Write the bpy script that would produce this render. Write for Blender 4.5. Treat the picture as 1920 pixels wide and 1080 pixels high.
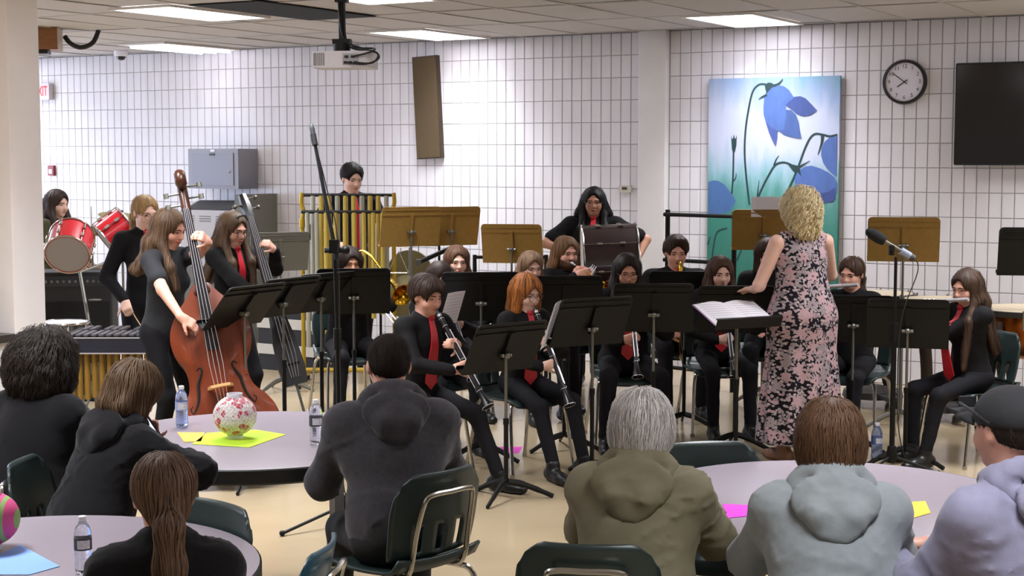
import bpy, bmesh, math, random
import numpy as np
from mathutils import Vector, Matrix, Quaternion

random.seed(7); np.random.seed(7)
for o in list(bpy.data.objects): bpy.data.objects.remove(o)
SC = bpy.context.scene
COL = SC.collection
PI = math.pi

# ---------------------------------------------------------------- camera
# Camera-aligned survey frame: origin under the camera, +Y away from it.  The room frame is that frame
# turned 30 degrees with the back wall on Y = 0.
F, CX, CY, YH, H = 2900., 960., 540., 290., 1.938
PH = math.atan((CY - YH) / F)
TH = math.radians(30)
DW = 14.87
CEIL = 3.048
def c2r(p):
    x, y = p[0], p[1] - DW
    c, s = math.cos(TH), math.sin(TH)
    return Vector((x * c - y * s, x * s + y * c, p[2]))
def ray(px, py):
    x = (px - CX) / F; y = (CY - py) / F
    c, s = math.cos(PH), math.sin(PH)
    return Vector((x, c + y * s, -s + y * c))
def G(px, py, z=0.):
    d = ray(px, py); return Vector((0, 0, H)) + d * ((z - H) / d.z)
def D(px, py, Y):
    d = ray(px, py); return Vector((0, 0, H)) + d * (Y / d.y)
cam = bpy.data.cameras.new('camera'); camo = bpy.data.objects.new('camera', cam); COL.objects.link(camo)
cam.sensor_width = 36; cam.lens = 36 * F / 1920; cam.clip_start = .05
camo.location = c2r((0, 0, H)); camo.rotation_euler = (PI / 2 - PH, 0, TH)
SC.camera = camo

# ---------------------------------------------------------------- world, exposure
w = bpy.data.worlds.new('world'); SC.world = w; w.use_nodes = True
w.node_tree.nodes['Background'].inputs[0].default_value = (.75, .87, 1, 1)
w.node_tree.nodes['Background'].inputs[1].default_value = 1.0
vs = SC.view_settings
vs.view_transform = 'Standard'; vs.look = 'None'; vs.gamma = 1; vs.use_curve_mapping = False
vs.exposure = 0.6
LIGHT_W = 5.0          # emission of a ceiling troffer lens
LAMP_W = 30.0          # light thrown down by each troffer's tubes
DAY_W = 5.0           # emission of the daylight outside the side window

# ---------------------------------------------------------------- materials
def lin(h):
    h = h.lstrip('#'); v = [int(h[i:i + 2], 16) / 255 for i in (0, 2, 4)]
    return tuple((c / 12.92 if c <= .04045 else ((c + .055) / 1.055) ** 2.4) for c in v) + (1,)
MATS = {}
def mat(name, col, rough=.5, metal=0., var=0., vscale=30., bump=0., bscale=60., spec=.5, attr=None, emit=None, trans=0., coat=0., sheen=0., stretch=None):
    if name in MATS: return MATS[name]
    m = bpy.data.materials.new(name); m.use_nodes = True
    nt = m.node_tree; b = nt.nodes['Principled BSDF']
    c = lin(col) if isinstance(col, str) else col
    b.inputs['Base Color'].default_value = c
    b.inputs['Roughness'].default_value = rough; b.inputs['Metallic'].default_value = metal
    b.inputs['Specular IOR Level'].default_value = spec
    b.inputs['Transmission Weight'].default_value = trans
    b.inputs['Coat Weight'].default_value = coat
    if sheen: b.inputs['Sheen Weight'].default_value = sheen
    m.diffuse_color = c
    def coords():
        tc = nt.nodes.new('ShaderNodeTexCoord')
        if not stretch: return tc.outputs['Object']
        mp = nt.nodes.new('ShaderNodeMapping'); mp.inputs['Scale'].default_value = stretch
        nt.links.new(tc.outputs['Object'], mp.inputs['Vector']); return mp.outputs['Vector']
    src = None
    if attr:
        a = nt.nodes.new('ShaderNodeAttribute'); a.attribute_name = attr; src = a.outputs['Color']
    if var:
        n = nt.nodes.new('ShaderNodeTexNoise'); n.inputs['Scale'].default_value = vscale; n.inputs['Detail'].default_value = 4
        nt.links.new(coords(), n.inputs['Vector'])
        r = nt.nodes.new('ShaderNodeMapRange'); r.inputs[1].default_value = .3; r.inputs[2].default_value = .7
        r.inputs[3].default_value = 1 - var; r.inputs[4].default_value = 1 + var
        nt.links.new(n.outputs['Fac'], r.inputs[0])
        mx = nt.nodes.new('ShaderNodeMix'); mx.data_type = 'RGBA'; mx.blend_type = 'MULTIPLY'; mx.inputs[0].default_value = 1
        mx.inputs[6].default_value = c
        if src: nt.links.new(src, mx.inputs[6])
        nt.links.new(r.outputs[0], mx.inputs[7]); src = mx.outputs[2]
    if src: nt.links.new(src, b.inputs['Base Color'])
    if bump:
        n = nt.nodes.new('ShaderNodeTexNoise'); n.inputs['Scale'].default_value = bscale; n.inputs['Detail'].default_value = 3
        nt.links.new(coords(), n.inputs['Vector'])
        bp = nt.nodes.new('ShaderNodeBump'); bp.inputs['Strength'].default_value = bump; bp.inputs['Distance'].default_value = .01
        nt.links.new(n.outputs['Fac'], bp.inputs['Height']); nt.links.new(bp.outputs[0], b.inputs['Normal'])
    if emit:
        b.inputs['Emission Color'].default_value = lin(emit[0]); b.inputs['Emission Strength'].default_value = emit[1]
    MATS[name] = m; return m

# ---------------------------------------------------------------- objects
def tag(o, label=None, cat=None, group=None, kind=None):
    if label: o['label'] = label
    if cat: o['category'] = cat
    if group: o['group'] = group
    if kind: o['kind'] = kind
    return o
def link(o, parent=None):
    COL.objects.link(o)
    if parent is not None: o.parent = parent
    return o
def thing(name, label, cat, loc=(0, 0, 0), yaw=0., group=None, rot=None):
    """Empty at the thing's base; loc in the survey frame, yaw in degrees about z in the survey frame."""
    o = bpy.data.objects.new(name, None); o.empty_display_size = .1
    o.location = c2r(loc)
    if rot is not None:
        o.rotation_mode = 'QUATERNION'; o.rotation_quaternion = Quaternion((0, 0, 1), TH) @ rot
    else: o.rotation_euler = (0, 0, TH + math.radians(yaw))
    link(o); return tag(o, label, cat, group)
def children(o): return [c for c in bpy.data.objects if c.parent == o]
def copy_tree(o, parent=None):
    c = o.copy(); link(c)
    c.parent = parent
    for ch in o.children: copy_tree(ch, c)
    return c
def place_copy(proto, label, loc, yaw, scale=None):
    c = copy_tree(proto); c['label'] = label; c.location = c2r(loc); c.rotation_euler = (0, 0, TH + math.radians(yaw))
    if scale: c.scale = scale
    return c

def frame_of(d):
    d = Vector(d).normalized()
    u = Vector((0, 0, 1)) if abs(d.z) < .9 else Vector((1, 0, 0))
    x = d.cross(u).normalized(); y = x.cross(d).normalized()
    return x, y, d
class MB:
    def __init__(s): s.v = []; s.f = []; s.m = []; s.mi = 0; s.sm = []; s.smooth = True
    def add(s, vs, fs):
        o = len(s.v); s.v += [tuple(v) for v in vs]
        for f in fs: s.f.append([i + o for i in f]); s.m.append(s.mi); s.sm.append(s.smooth)
        return s
    def box(s, c, size, rot=None, taper=1.):
        hx, hy, hz = [k / 2 for k in size]; c = Vector(c)
        P = [Vector((x * (taper if z > 0 else 1), y * (taper if z > 0 else 1), z)) for z in (-hz, hz) for x, y in ((-hx, -hy), (hx, -hy), (hx, hy), (-hx, hy))]
        if rot is not None: P = [rot @ p for p in P]
        return s.add([c + p for p in P], [(0, 3, 2, 1), (4, 5, 6, 7), (0, 1, 5, 4), (1, 2, 6, 5), (2, 3, 7, 6), (3, 0, 4, 7)])
    def rbox(s, c, size, r=.02, n=3, rot=None, axis=2):
        """box with rounded vertical edges (about axis) """
        hx, hy, hz = [k / 2 for k in size]; pts = []
        if axis == 1: hx, hy, hz = hx, hz, hy
        if axis == 0: hx, hy, hz = hy, hz, hx
        for cx, cy, a0 in ((hx - r, hy - r, 0), (-hx + r, hy - r, 90), (-hx + r, -hy + r, 180), (hx - r, -hy + r, 270)):
            for i in range(n + 1):
                a = math.radians(a0 + 90 * i / n); pts.append((cx + r * math.cos(a), cy + r * math.sin(a)))
        return s.prism(pts, -hz, hz, c, rot, axis)
    def prism(s, pts, z0, z1, c=(0, 0, 0), rot=None, axis=2):
        def mk(x, y, z):
            p = Vector((x, y, z)) if axis == 2 else (Vector((x, z, y)) if axis == 1 else Vector((z, x, y)))
            return Vector(c) + (rot @ p if rot is not None else p)
        n = len(pts)
        vs = [mk(x, y, z0) for x, y in pts] + [mk(x, y, z1) for x, y in pts]
        fs = [tuple(range(n - 1, -1, -1)), tuple(range(n, 2 * n))] + [(i, (i + 1) % n, n + (i + 1) % n, n + i) for i in range(n)]
        if axis == 1: fs = [tuple(reversed(f)) for f in fs]
        return s.add(vs, fs)
    def tube(s, pts, r, n=8, cap=True, closed=False, flat=1.):
        pts = [Vector(p) for p in pts]; m = len(pts)
        rs = list(r) if isinstance(r, (list, tuple)) else [r] * m
        vs = []; prevx = None
        for i, p in enumerate(pts):
            if closed: d = pts[(i + 1) % m] - pts[i - 1]
            else: d = pts[min(i + 1, m - 1)] - pts[max(i - 1, 0)]
            if d.length < 1e-9: d = Vector((0, 0, 1))
            d.normalize()
            if prevx is None: x, y, _ = frame_of(d)
            else:
                x = prevx - d * prevx.dot(d)
                x = x.normalized() if x.length > 1e-6 else frame_of(d)[0]
                y = x.cross(d)
            prevx = x
            for k in range(n):
                a = 2 * PI * k / n; vs.append(p + (x * math.cos(a) + y * math.sin(a) * flat) * rs[i])
        fs = []
        for i in range(m if closed else m - 1):
            j = (i + 1) % m
            for k in range(n): fs.append((i * n + k, i * n + (k + 1) % n, j * n + (k + 1) % n, j * n + k))
        if cap and not closed:
            fs.append(tuple(range(n - 1, -1, -1))); fs.append(tuple((m - 1) * n + k for k in range(n)))
        return s.add(vs, fs)
    def cyl(s, a, b, r, n=12, r2=None): return s.tube([a, b], [r, r if r2 is None else r2], n)
    def lathe(s, prof, n=16, c=(0, 0, 0), axis=(0, 0, 1)):
        """prof: (radius, height) pairs along axis; ends closed when radius is 0"""
        x, y, d = frame_of(axis); c = Vector(c); vs = []; fs = []; m = len(prof)
        for r, h in prof:
            for k in range(n):
                a = 2 * PI * k / n; vs.append(c + d * h + (x * math.cos(a) + y * math.sin(a)) * max(r, 1e-5))
        for i in range(m - 1):
            for k in range(n): fs.append((i * n + k, i * n + (k + 1) % n, (i + 1) * n + (k + 1) % n, (i + 1) * n + k))
        if prof[0][0] > 1e-4 and prof[-1][0] > 1e-4:            # a ring: close the profile
            for k in range(n): fs.append(((m - 1) * n + k, (m - 1) * n + (k + 1) % n, (k + 1) % n, k))
        return s.add(vs, fs)
    def ball(s, c, r, n=10, sq=(1, 1, 1)):
        m = max(4, n // 2 + 1); vs = []; fs = []; c = Vector(c)
        for i in range(m + 1):
            t = PI * i / m
            for k in range(n):
                a = 2 * PI * k / n
                vs.append(c + Vector((r * sq[0] * math.sin(t) * math.cos(a), r * sq[1] * math.sin(t) * math.sin(a), r * sq[2] * math.cos(t))))
        for i in range(m):
            for k in range(n): fs.append((i * n + k, (i + 1) * n + k, (i + 1) * n + (k + 1) % n, i * n + (k + 1) % n))
        return s.add(vs, fs)
    def torus(s, c, R, r, axis=(0, 0, 1), n=24, k=6, arc=2 * PI, a0=0):
        x, y, d = frame_of(axis); c = Vector(c)
        full = arc > 2 * PI - 1e-3
        cnt = n if full else n + 1
        return s.tube([c + (x * math.cos(a0 + arc * i / n) + y * math.sin(a0 + arc * i / n)) * R for i in range(cnt)], r, k, closed=full)
    def grid(s, fn, nu, nv):
        vs = [fn(i / nu, j / nv) for j in range(nv + 1) for i in range(nu + 1)]
        fs = [(j * (nu + 1) + i, j * (nu + 1) + i + 1, (j + 1) * (nu + 1) + i + 1, (j + 1) * (nu + 1) + i) for j in range(nv) for i in range(nu)]
        return s.add(vs, fs)
    def mesh(s, name, mats, sharp=40, weld=True):
        me = bpy.data.meshes.new(name); me.from_pydata(s.v, [], s.f)
        for m in (mats if isinstance(mats, (list, tuple)) else [mats]): me.materials.append(m)
        me.polygons.foreach_set('material_index', s.m); me.polygons.foreach_set('use_smooth', s.sm)
        bm = bmesh.new(); bm.from_mesh(me)
        if weld: bmesh.ops.remove_doubles(bm, verts=bm.verts, dist=1e-5)
        bmesh.ops.recalc_face_normals(bm, faces=bm.faces); bm.to_mesh(me); bm.free()
        me.set_sharp_from_angle(angle=math.radians(sharp)); me.update()
        return me
    def build(s, name, mats, parent=None, loc=None, sharp=40, rot=None, weld=True):
        o = bpy.data.objects.new(name, s.mesh(name, mats, sharp, weld))
        if loc is not None: o.location = loc
        if rot is not None: o.rotation_euler = rot
        return link(o, parent)
def with_mod(o, kind, **kw):
    """apply one modifier to the mesh data"""
    md = o.modifiers.new('m', kind)
    for k, v in kw.items(): setattr(md, k, v)
    dg = bpy.context.evaluated_depsgraph_get(); dg.update()
    me = bpy.data.meshes.new_from_object(o.evaluated_get(dg)); o.modifiers.clear()
    old = o.data; o.data = me; me.name = old.name; return o
def text_obj(txt, size, m, name, parent, loc, rot, depth=.001, align='CENTER'):
    cu = bpy.data.curves.new('t', 'FONT'); cu.body = txt; cu.size = size; cu.extrude = depth
    cu.align_x = align; cu.align_y = 'CENTER'; cu.resolution_u = 3
    t = bpy.data.objects.new('t', cu); COL.objects.link(t)
    dg = bpy.context.evaluated_depsgraph_get(); dg.update()
    me = bpy.data.meshes.new_from_object(t.evaluated_get(dg)); bpy.data.objects.remove(t)
    me.materials.clear(); me.materials.append(m)
    o = bpy.data.objects.new(name, me); o.location = loc; o.rotation_euler = rot
    return link(o, parent)
def bez(pts, n=8):
    """Catmull-Rom through pts"""
    P = [Vector(p) for p in pts]; out = []
    for i in range(len(P) - 1):
        a, b, c, d = P[max(i - 1, 0)], P[i], P[i + 1], P[min(i + 2, len(P) - 1)]
        for k in range(n):
            t = k / n
            out.append(.5 * ((2 * b) + (c - a) * t + (2 * a - 5 * b + 4 * c - d) * t * t + (3 * b - a - 3 * c + d) * t ** 3))
    out.append(P[-1]); return out

# common materials
M_BLACKM = mat('black powder coated steel', '#080808', .5, .0, var=.15, vscale=40, spec=.28)
M_CHROME = mat('chrome tube', '#b9b6ae', .22, 1.)
M_STEEL = mat('grey steel', '#77766f', .38, .8)
M_BRASS = mat('lacquered brass', '#b58a2c', .25, 1.)
M_BRONZE = mat('bronze enamel stand', '#9a783c', .42, .25, var=.08)
M_GREYSTAND = mat('grey enamel stand', '#6d6c64', .5, .2)
M_WHITEP = mat('white paper', '#eceaf2', .8)
M_BLKPL = mat('black plastic', '#17171a', .5)
M_DKGREY = mat('dark grey plastic', '#3a3b3d', .5)

# ================================================================ the setting (room frame)
def tile_material(name, c1, mul):
    m = mat(name, c1, .33, spec=.45)
    nt = m.node_tree; b = nt.nodes['Principled BSDF']
    g = nt.nodes.new('ShaderNodeNewGeometry')
    mp = nt.nodes.new('ShaderNodeVectorMath'); mp.operation = 'SNAP'; mp.inputs[1].default_value = (.1016, 5, .2032)
    nt.links.new(g.outputs['Position'], mp.inputs[0])
    wn = nt.nodes.new('ShaderNodeTexWhiteNoise'); nt.links.new(mp.outputs[0], wn.inputs['Vector'])
    r = nt.nodes.new('ShaderNodeMapRange'); r.inputs[3].default_value = 1 - mul; r.inputs[4].default_value = 1 + mul * .4
    nt.links.new(wn.outputs['Value'], r.inputs[0])
    mx = nt.nodes.new('ShaderNodeMix'); mx.data_type = 'RGBA'; mx.blend_type = 'MULTIPLY'; mx.inputs[0].default_value = 1
    mx.inputs[6].default_value = lin(c1); nt.links.new(r.outputs[0], mx.inputs[7]); nt.links.new(mx.outputs[2], b.inputs['Base Color'])
    n = nt.nodes.new('ShaderNodeTexNoise'); n.inputs['Scale'].default_value = 25
    bp = nt.nodes.new('ShaderNodeBump'); bp.inputs['Strength'].default_value = .25; bp.inputs['Distance'].default_value = .004
    nt.links.new(g.outputs['Position'], n.inputs['Vector']); nt.links.new(n.outputs['Fac'], bp.inputs['Height']); nt.links.new(bp.outputs[0], b.inputs['Normal'])
    return m
M_TILE = tile_material('painted scored block', '#e4e2e8', .05)
M_GROUT = mat('recessed block joint', '#aaa6a6', .9)
M_PAINT = mat('cream wall paint', '#dedbdb', .5, var=.02, vscale=8)
M_COLUMN = mat('beige column paint', '#efe9e7', .45, var=.02, vscale=6)
M_CEILT = mat('mineral fibre ceiling tile', '#bfbab7', .95, var=.05, vscale=90, bump=.2, bscale=220)
M_GRID = mat('ceiling grid', '#b5b1ae', .6)
XL, XR, YB = -8.2, 11.5, -16.5
def structure(name, mb, m, parent=None, sharp=40, label=None):
    o = mb.build(name, m, parent, sharp=sharp)
    if parent is None: o['kind'] = 'structure'
    if label: o['label'] = label
    return o
# floor
M_FLOOR = mat('waxed vinyl floor', '#a69579', .16, var=.06, vscale=2.5, spec=.5, bump=.02, bscale=9)
fl = structure('floor', MB().box(((XL + XR) / 2, YB / 2, -.05), (XR - XL + .4, -YB + .4, .1)), M_FLOOR, label='beige glossy vinyl floor')
# back wall of scored blocks
wb = structure('wall_back', MB().box(((XL + XR) / 2, .15, CEIL / 2 + .2), (XR - XL, .3, CEIL + .4)), M_GROUT, label='cream painted wall of scored blocks')
TW, TZ = .1016, .2032
def tile_mesh(name, w_, h_):
    a, b, d, e = w_ / 2 - .0032, h_ / 2 - .0025, .007, .0025
    mb = MB(); mb.smooth = False
    mb.add([(-a, 0, -b), (a, 0, -b), (a, 0, b), (-a, 0, b), (-a + e, -d, -b + e), (a - e, -d, -b + e), (a - e, -d, b - e), (-a + e, -d, b - e)],
           [(4, 5, 6, 7), (0, 1, 5, 4), (1, 2, 6, 5), (2, 3, 7, 6), (3, 0, 4, 7)])
    return mb
tm = tile_mesh('tile', TW, TZ).mesh('tile', M_TILE)
cells = []
for seg0, seg1, off in ((-8.1, 1.36, 1.36), (1.645, 8.0, 1.645)):
    n = int((seg1 - seg0) / TW)
    for i in range(n):
        x = (seg1 - (i + .5) * TW) if seg0 < 0 else (seg0 + (i + .5) * TW)
        for r in range(15): cells.append((x, (r + .5) * TZ))
def seen(c):
    if c[0] > 4.85 or c[1] < 1.3: return -99
    if 2.03 < c[0] < 3.26 and c[1] < 2.62: return -99
    if c[0] > 4.22 and 1.8 < c[1] < 2.72: return -99
    return c[0]
cells.sort(key=seen, reverse=True)
for x, z in cells[:300]:
    o = bpy.data.objects.new('tile', tm); o.location = (x, 0, z); link(o, wb)
rest = MB(); rest.smooth = False; tv = tile_mesh('t', TW, TZ)
for x, z in cells[300:]: rest.add([(v[0] + x, v[1], v[2] + z) for v in tv.v], tv.f)
o = rest.build('tile_field', M_TILE, wb, weld=False); o['kind'] = 'stuff'
# pilaster on the back wall
structure('column_1', MB().rbox((1.502, -.03, CEIL / 2), (.275, .1, CEIL), .012), M_PAINT, label='plain cream pilaster on the block wall')
# side, front walls
structure('wall_right', MB().box((XR + .1, YB / 2, CEIL / 2 + .2), (.2, -YB, CEIL + .4)), M_PAINT, label='cream side wall')
structure('wall_front', MB().box(((XL + XR) / 2, YB - .1, CEIL / 2 + .2), (XR - XL, .2, CEIL + .4)), M_PAINT, label='cream wall behind the audience')
# left wall with a long window
wl = MB(); wy0, wy1, wz0, wz1 = -8.5, -.55, .75, 2.45
wl.box((XL - .1, YB / 2, wz0 / 2), (.2, -YB, wz0)); wl.box((XL - .1, YB / 2, (wz1 + CEIL + .4) / 2), (.2, -YB, CEIL + .4 - wz1))
wl.box((XL - .1, wy1 / 2, (wz0 + wz1) / 2), (.2, -wy1, wz1 - wz0)); wl.box((XL - .1, (YB + wy0) / 2, (wz0 + wz1) / 2), (.2, wy0 - YB, wz1 - wz0))
structure('wall_left', wl, M_PAINT, label='cream side wall with windows')
M_GLASS = mat('window glass', '#ffffff', .02, trans=1.)
win = bpy.data.objects.new('window_1', None); win.location = (XL, 0, 0); link(win); win['kind'] = 'structure'; win['label'] = 'long row of bright side windows'
npane = 6; pw = (wy1 - wy0) / npane
fm = MB()
for i in range(npane + 1): fm.box((-.08, wy0 + i * pw, (wz0 + wz1) / 2), (.07, .06, wz1 - wz0))
fm.box((-.08, (wy0 + wy1) / 2, wz0 + .03), (.07, wy1 - wy0, .06)); fm.box((-.08, (wy0 + wy1) / 2, wz1 - .03), (.07, wy1 - wy0, .06))
fm.build('window_frame', M_STEEL, win)
M_SKY = mat('overcast daylight', '#dfe9ff', 1., emit=('#cfe0ff', DAY_W))
for i in range(npane): MB().box((-.1, wy0 + (i + .5) * pw, (wz0 + wz1) / 2), (.006, pw - .06, wz1 - wz0 - .12)).build('pane', M_SKY, win)
# free-standing column and the low wall beside it (left edge of the picture)
pc = c2r(D(79, 300, 10.3)); cw, cd = .36, .27
structure('column_2', MB().rbox((pc.x - cw / 2, pc.y - cd / 2, CEIL / 2), (cw, cd, CEIL), .01), M_COLUMN, label='square beige column')
lx = pc.x - .02; ly = pc.y - cd - .28
structure('wall_low', MB().box((lx - .9, ly, .36), (1.8, .54, .72)), M_PAINT, label='low white partition beside the column')
structure('trim_1', MB().rbox((lx - .9, ly, .745), (1.86, .56, .05), .02), mat('dark laminate cap', '#3b3834', .35), label='dark cap on the low partition')
# ceiling: slab, grid and single lay-in tiles
U0, N0, TU, TN = -.45, .16, .61, 1.22
structure('ceiling', MB().box(((XL + XR) / 2, YB / 2, CEIL + .35), (XR - XL + .4, -YB + .4, .1)), mat('dark ceiling void', '#0d0c0b', .95), label='suspended ceiling of grey tiles')
ceilo = bpy.data.objects['ceiling']
cm = tile_mesh('c', TU, TN)
ctm = MB(); ctm.smooth = False; ctm.box((0, 0, .008), (TU - .004, TN - .004, .016)); ctm = ctm.mesh('ceiling_tile', M_CEILT)
far = MB(); far.smooth = False
rng = random.Random(3)
hole = set()
for i in range(-13, 20):
    for j in range(-1, 14):
        u = U0 + (i + .5) * TU; n = N0 + (j + .5) * TN
        if not (XL - .3 < u < XR + .3 and -.2 < n < -YB + .2): continue
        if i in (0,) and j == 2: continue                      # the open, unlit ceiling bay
        p = (u, -n, CEIL)
        if -7 < u < 6 and n < 5.2:
            o = bpy.data.objects.new('ceiling_tile', ctm); o.location = (u, -n, CEIL + rng.uniform(0, .004))
            o.rotation_euler = (rng.gauss(0, .0035), rng.gauss(0, .004), 0); link(o, ceilo)
        else: far.box((u, -n, CEIL + .008), (TU - .002, TN - .002, .016))
o = far.build('ceiling_tile_field', M_CEILT, ceilo, weld=False); o['kind'] = 'stuff'
gm = MB(); gm.smooth = False
for i in range(-13, 21): gm.box((U0 + i * TU, YB / 2, CEIL - .001), (.024, -YB, .006))
for j in range(-1, 15): gm.box(((XL + XR) / 2, -(N0 + j * TN), CEIL - .0012), (XR - XL, .024, .006))
gm.build('grid_bar', M_GRID, ceilo, weld=False)['kind'] = 'stuff'
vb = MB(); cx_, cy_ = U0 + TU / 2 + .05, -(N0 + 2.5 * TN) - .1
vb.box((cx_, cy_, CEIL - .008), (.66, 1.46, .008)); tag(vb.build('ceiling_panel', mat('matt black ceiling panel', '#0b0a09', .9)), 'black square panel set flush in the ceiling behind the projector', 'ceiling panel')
# ceiling lights
M_LENS = mat('lit troffer lens', '#ffffff', .5, emit=('#fbf8ff', LIGHT_W))
lm = MB(); lm.smooth = False; lm.box((0, 0, 0), (.56, 1.1, .006)); lm = lm.mesh('lens', M_LENS)
lf = MB(); lf.smooth = False
for s in (-1, 1): lf.box((s * .295, 0, .003), (.03, 1.18, .018)); lf.box((0, s * .57, .003), (.56, .04, .018))
lf = lf.mesh('frame', mat('white light frame', '#d9d5d0', .5))
la = bpy.data.lights.new('tubes', 'AREA'); la.shape = 'RECTANGLE'; la.size = .54; la.size_y = 1.08; la.energy = LAMP_W; la.color = (.965, .99, 1.03); la.spread = math.radians(108)
lb_ = la.copy(); lb_.energy = LAMP_W * .74
lc_ = la.copy(); lc_.energy = LAMP_W * .12
def troffer(u, n, label, lens=True):
    t = bpy.data.objects.new('ceiling_light', None); t.location = (u, -n, CEIL - .014); link(t)
    tag(t, label, 'light', 'fluorescent ceiling lights')
    link(bpy.data.objects.new('frame', lf), t)
    lo_ = link(bpy.data.objects.new('tubes', lc_ if not lens else (lb_ if n < 1.5 else la)), t); lo_.location = (0, 0, -.03)
    if lens: link(bpy.data.objects.new('lens', lm), t)
    return t
troffer(-.84, 3.55, 'lit ceiling light left of the black ceiling panel')
troffer(-.42, .80, 'lit ceiling light above the brown wall panel')
troffer(2.66, .80, 'lit ceiling light above the flower painting')
# the bare-tube fitting over the cabinet
t = troffer(-3.53, .68, 'open ceiling light with bare tubes above the grey wall cabinet', lens=False)
MB().box((0, 0, .004), (.56, 1.1, .004)).build('reflector', mat('white reflector', '#d5d2d0', .5), t)
M_TUBE = mat('lit fluorescent tube', '#ffffff', .5, emit=('#f6f2ff', LIGHT_W))
for s in (-.19, .0, .19): MB().cyl((s, -.53, -.02), (s, .53, -.02), .014, 8).build('tube', M_TUBE, t)
troffer(-6.6, .9, 'lit ceiling light just past the column, low in the picture of the ceiling')
k = 0
for u, n, lb in ((1.1, 4.05, 'lit ceiling light cut by the top edge of the picture'),):
    troffer(u, n, lb)
for u in (-6.4, -3.6, 2.3, 5.6, 8.8):
    for n in (3.6, 6.6):
        k += 1
        if u in (2.3,) and n == 3.6: continue
        t = troffer(u, n, 'unseen ceiling light added to brighten the right of the block wall')
for u in (5.71, 8.76): troffer(u, .8, 'unseen ceiling light added to brighten the right of the block wall')  # two fittings added out of view to lift the right-hand wall
troffer(.9, 6.9, 'unseen ceiling light added to brighten the right of the block wall')  # extra unseen fitting, added to light the column's right face
for u in (-5, -1, 3, 7):
    for n in (9.6, 13):
        troffer(u, n, 'unseen ceiling light added to brighten the right of the block wall')
# ================================================================ people: signed-distance bodies
class Field:
    def __init__(s, lo, hi, h):
        s.h = h; s.lo = np.array(lo, float); s.n = np.ceil((np.array(hi) - s.lo) / h).astype(int) + 1
        s.f = np.full(s.n, 1.0, np.float32)
        s.ax = [s.lo[i] + h * np.arange(s.n[i]) for i in range(3)]
    def sub(s, lo, hi):
        a = np.clip(np.floor((np.array(lo) - s.lo) / s.h).astype(int), 0, s.n)
        b = np.clip(np.ceil((np.array(hi) - s.lo) / s.h).astype(int) + 1, 0, s.n)
        if np.any(b <= a): return None, None
        sl = tuple(slice(a[i], b[i]) for i in range(3))
        X, Y, Z = np.meshgrid(*[s.ax[i][sl[i]] for i in range(3)], indexing='ij', sparse=False)
        return sl, np.stack([X, Y, Z], -1)
    def val(s, p):
        q = (np.atleast_2d(p) - s.lo) / s.h; i = np.clip(np.floor(q).astype(int), 0, s.n - 2); t = np.clip(q - i, 0, 1)
        r = 0
        for dx in (0, 1):
            for dy in (0, 1):
                for dz in (0, 1):
                    wgt = (t[:, 0] if dx else 1 - t[:, 0]) * (t[:, 1] if dy else 1 - t[:, 1]) * (t[:, 2] if dz else 1 - t[:, 2])
                    r = r + wgt * s.f[i[:, 0] + dx, i[:, 1] + dy, i[:, 2] + dz]
        return r
    def grad(s, p):
        e = s.h; g = np.stack([s.val(p + e * np.eye(3)[k]) - s.val(p - e * np.eye(3)[k]) for k in range(3)], -1)
        return g / np.maximum(np.linalg.norm(g, axis=1, keepdims=True), 1e-9)
def A(v): return np.array(v, float)
def cone(a, b, ra, rb=None, k=.02, flat=None, op='+'):
    """round cone; flat=(axis, factor) squeezes it along axis"""
    return ('c', A(a), A(b), ra, ra if rb is None else rb, k, flat, op)
def ell(c, r, R=None, k=.02, op='+'):
    return ('e', A(c), A(r), np.eye(3) if R is None else np.array(R, float), k, op)
def bounds(prims):
    lo = np.full(3, 1e9); hi = -lo
    for p in prims:
        if p[-1] == '-': continue
        if p[0] == 'c':
            r = max(p[3], p[4]); lo = np.minimum(lo, np.minimum(p[1], p[2]) - r); hi = np.maximum(hi, np.maximum(p[1], p[2]) + r)
        else: r = p[2].max(); lo = np.minimum(lo, p[1] - r); hi = np.maximum(hi, p[1] + r)
    return lo, hi
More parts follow.
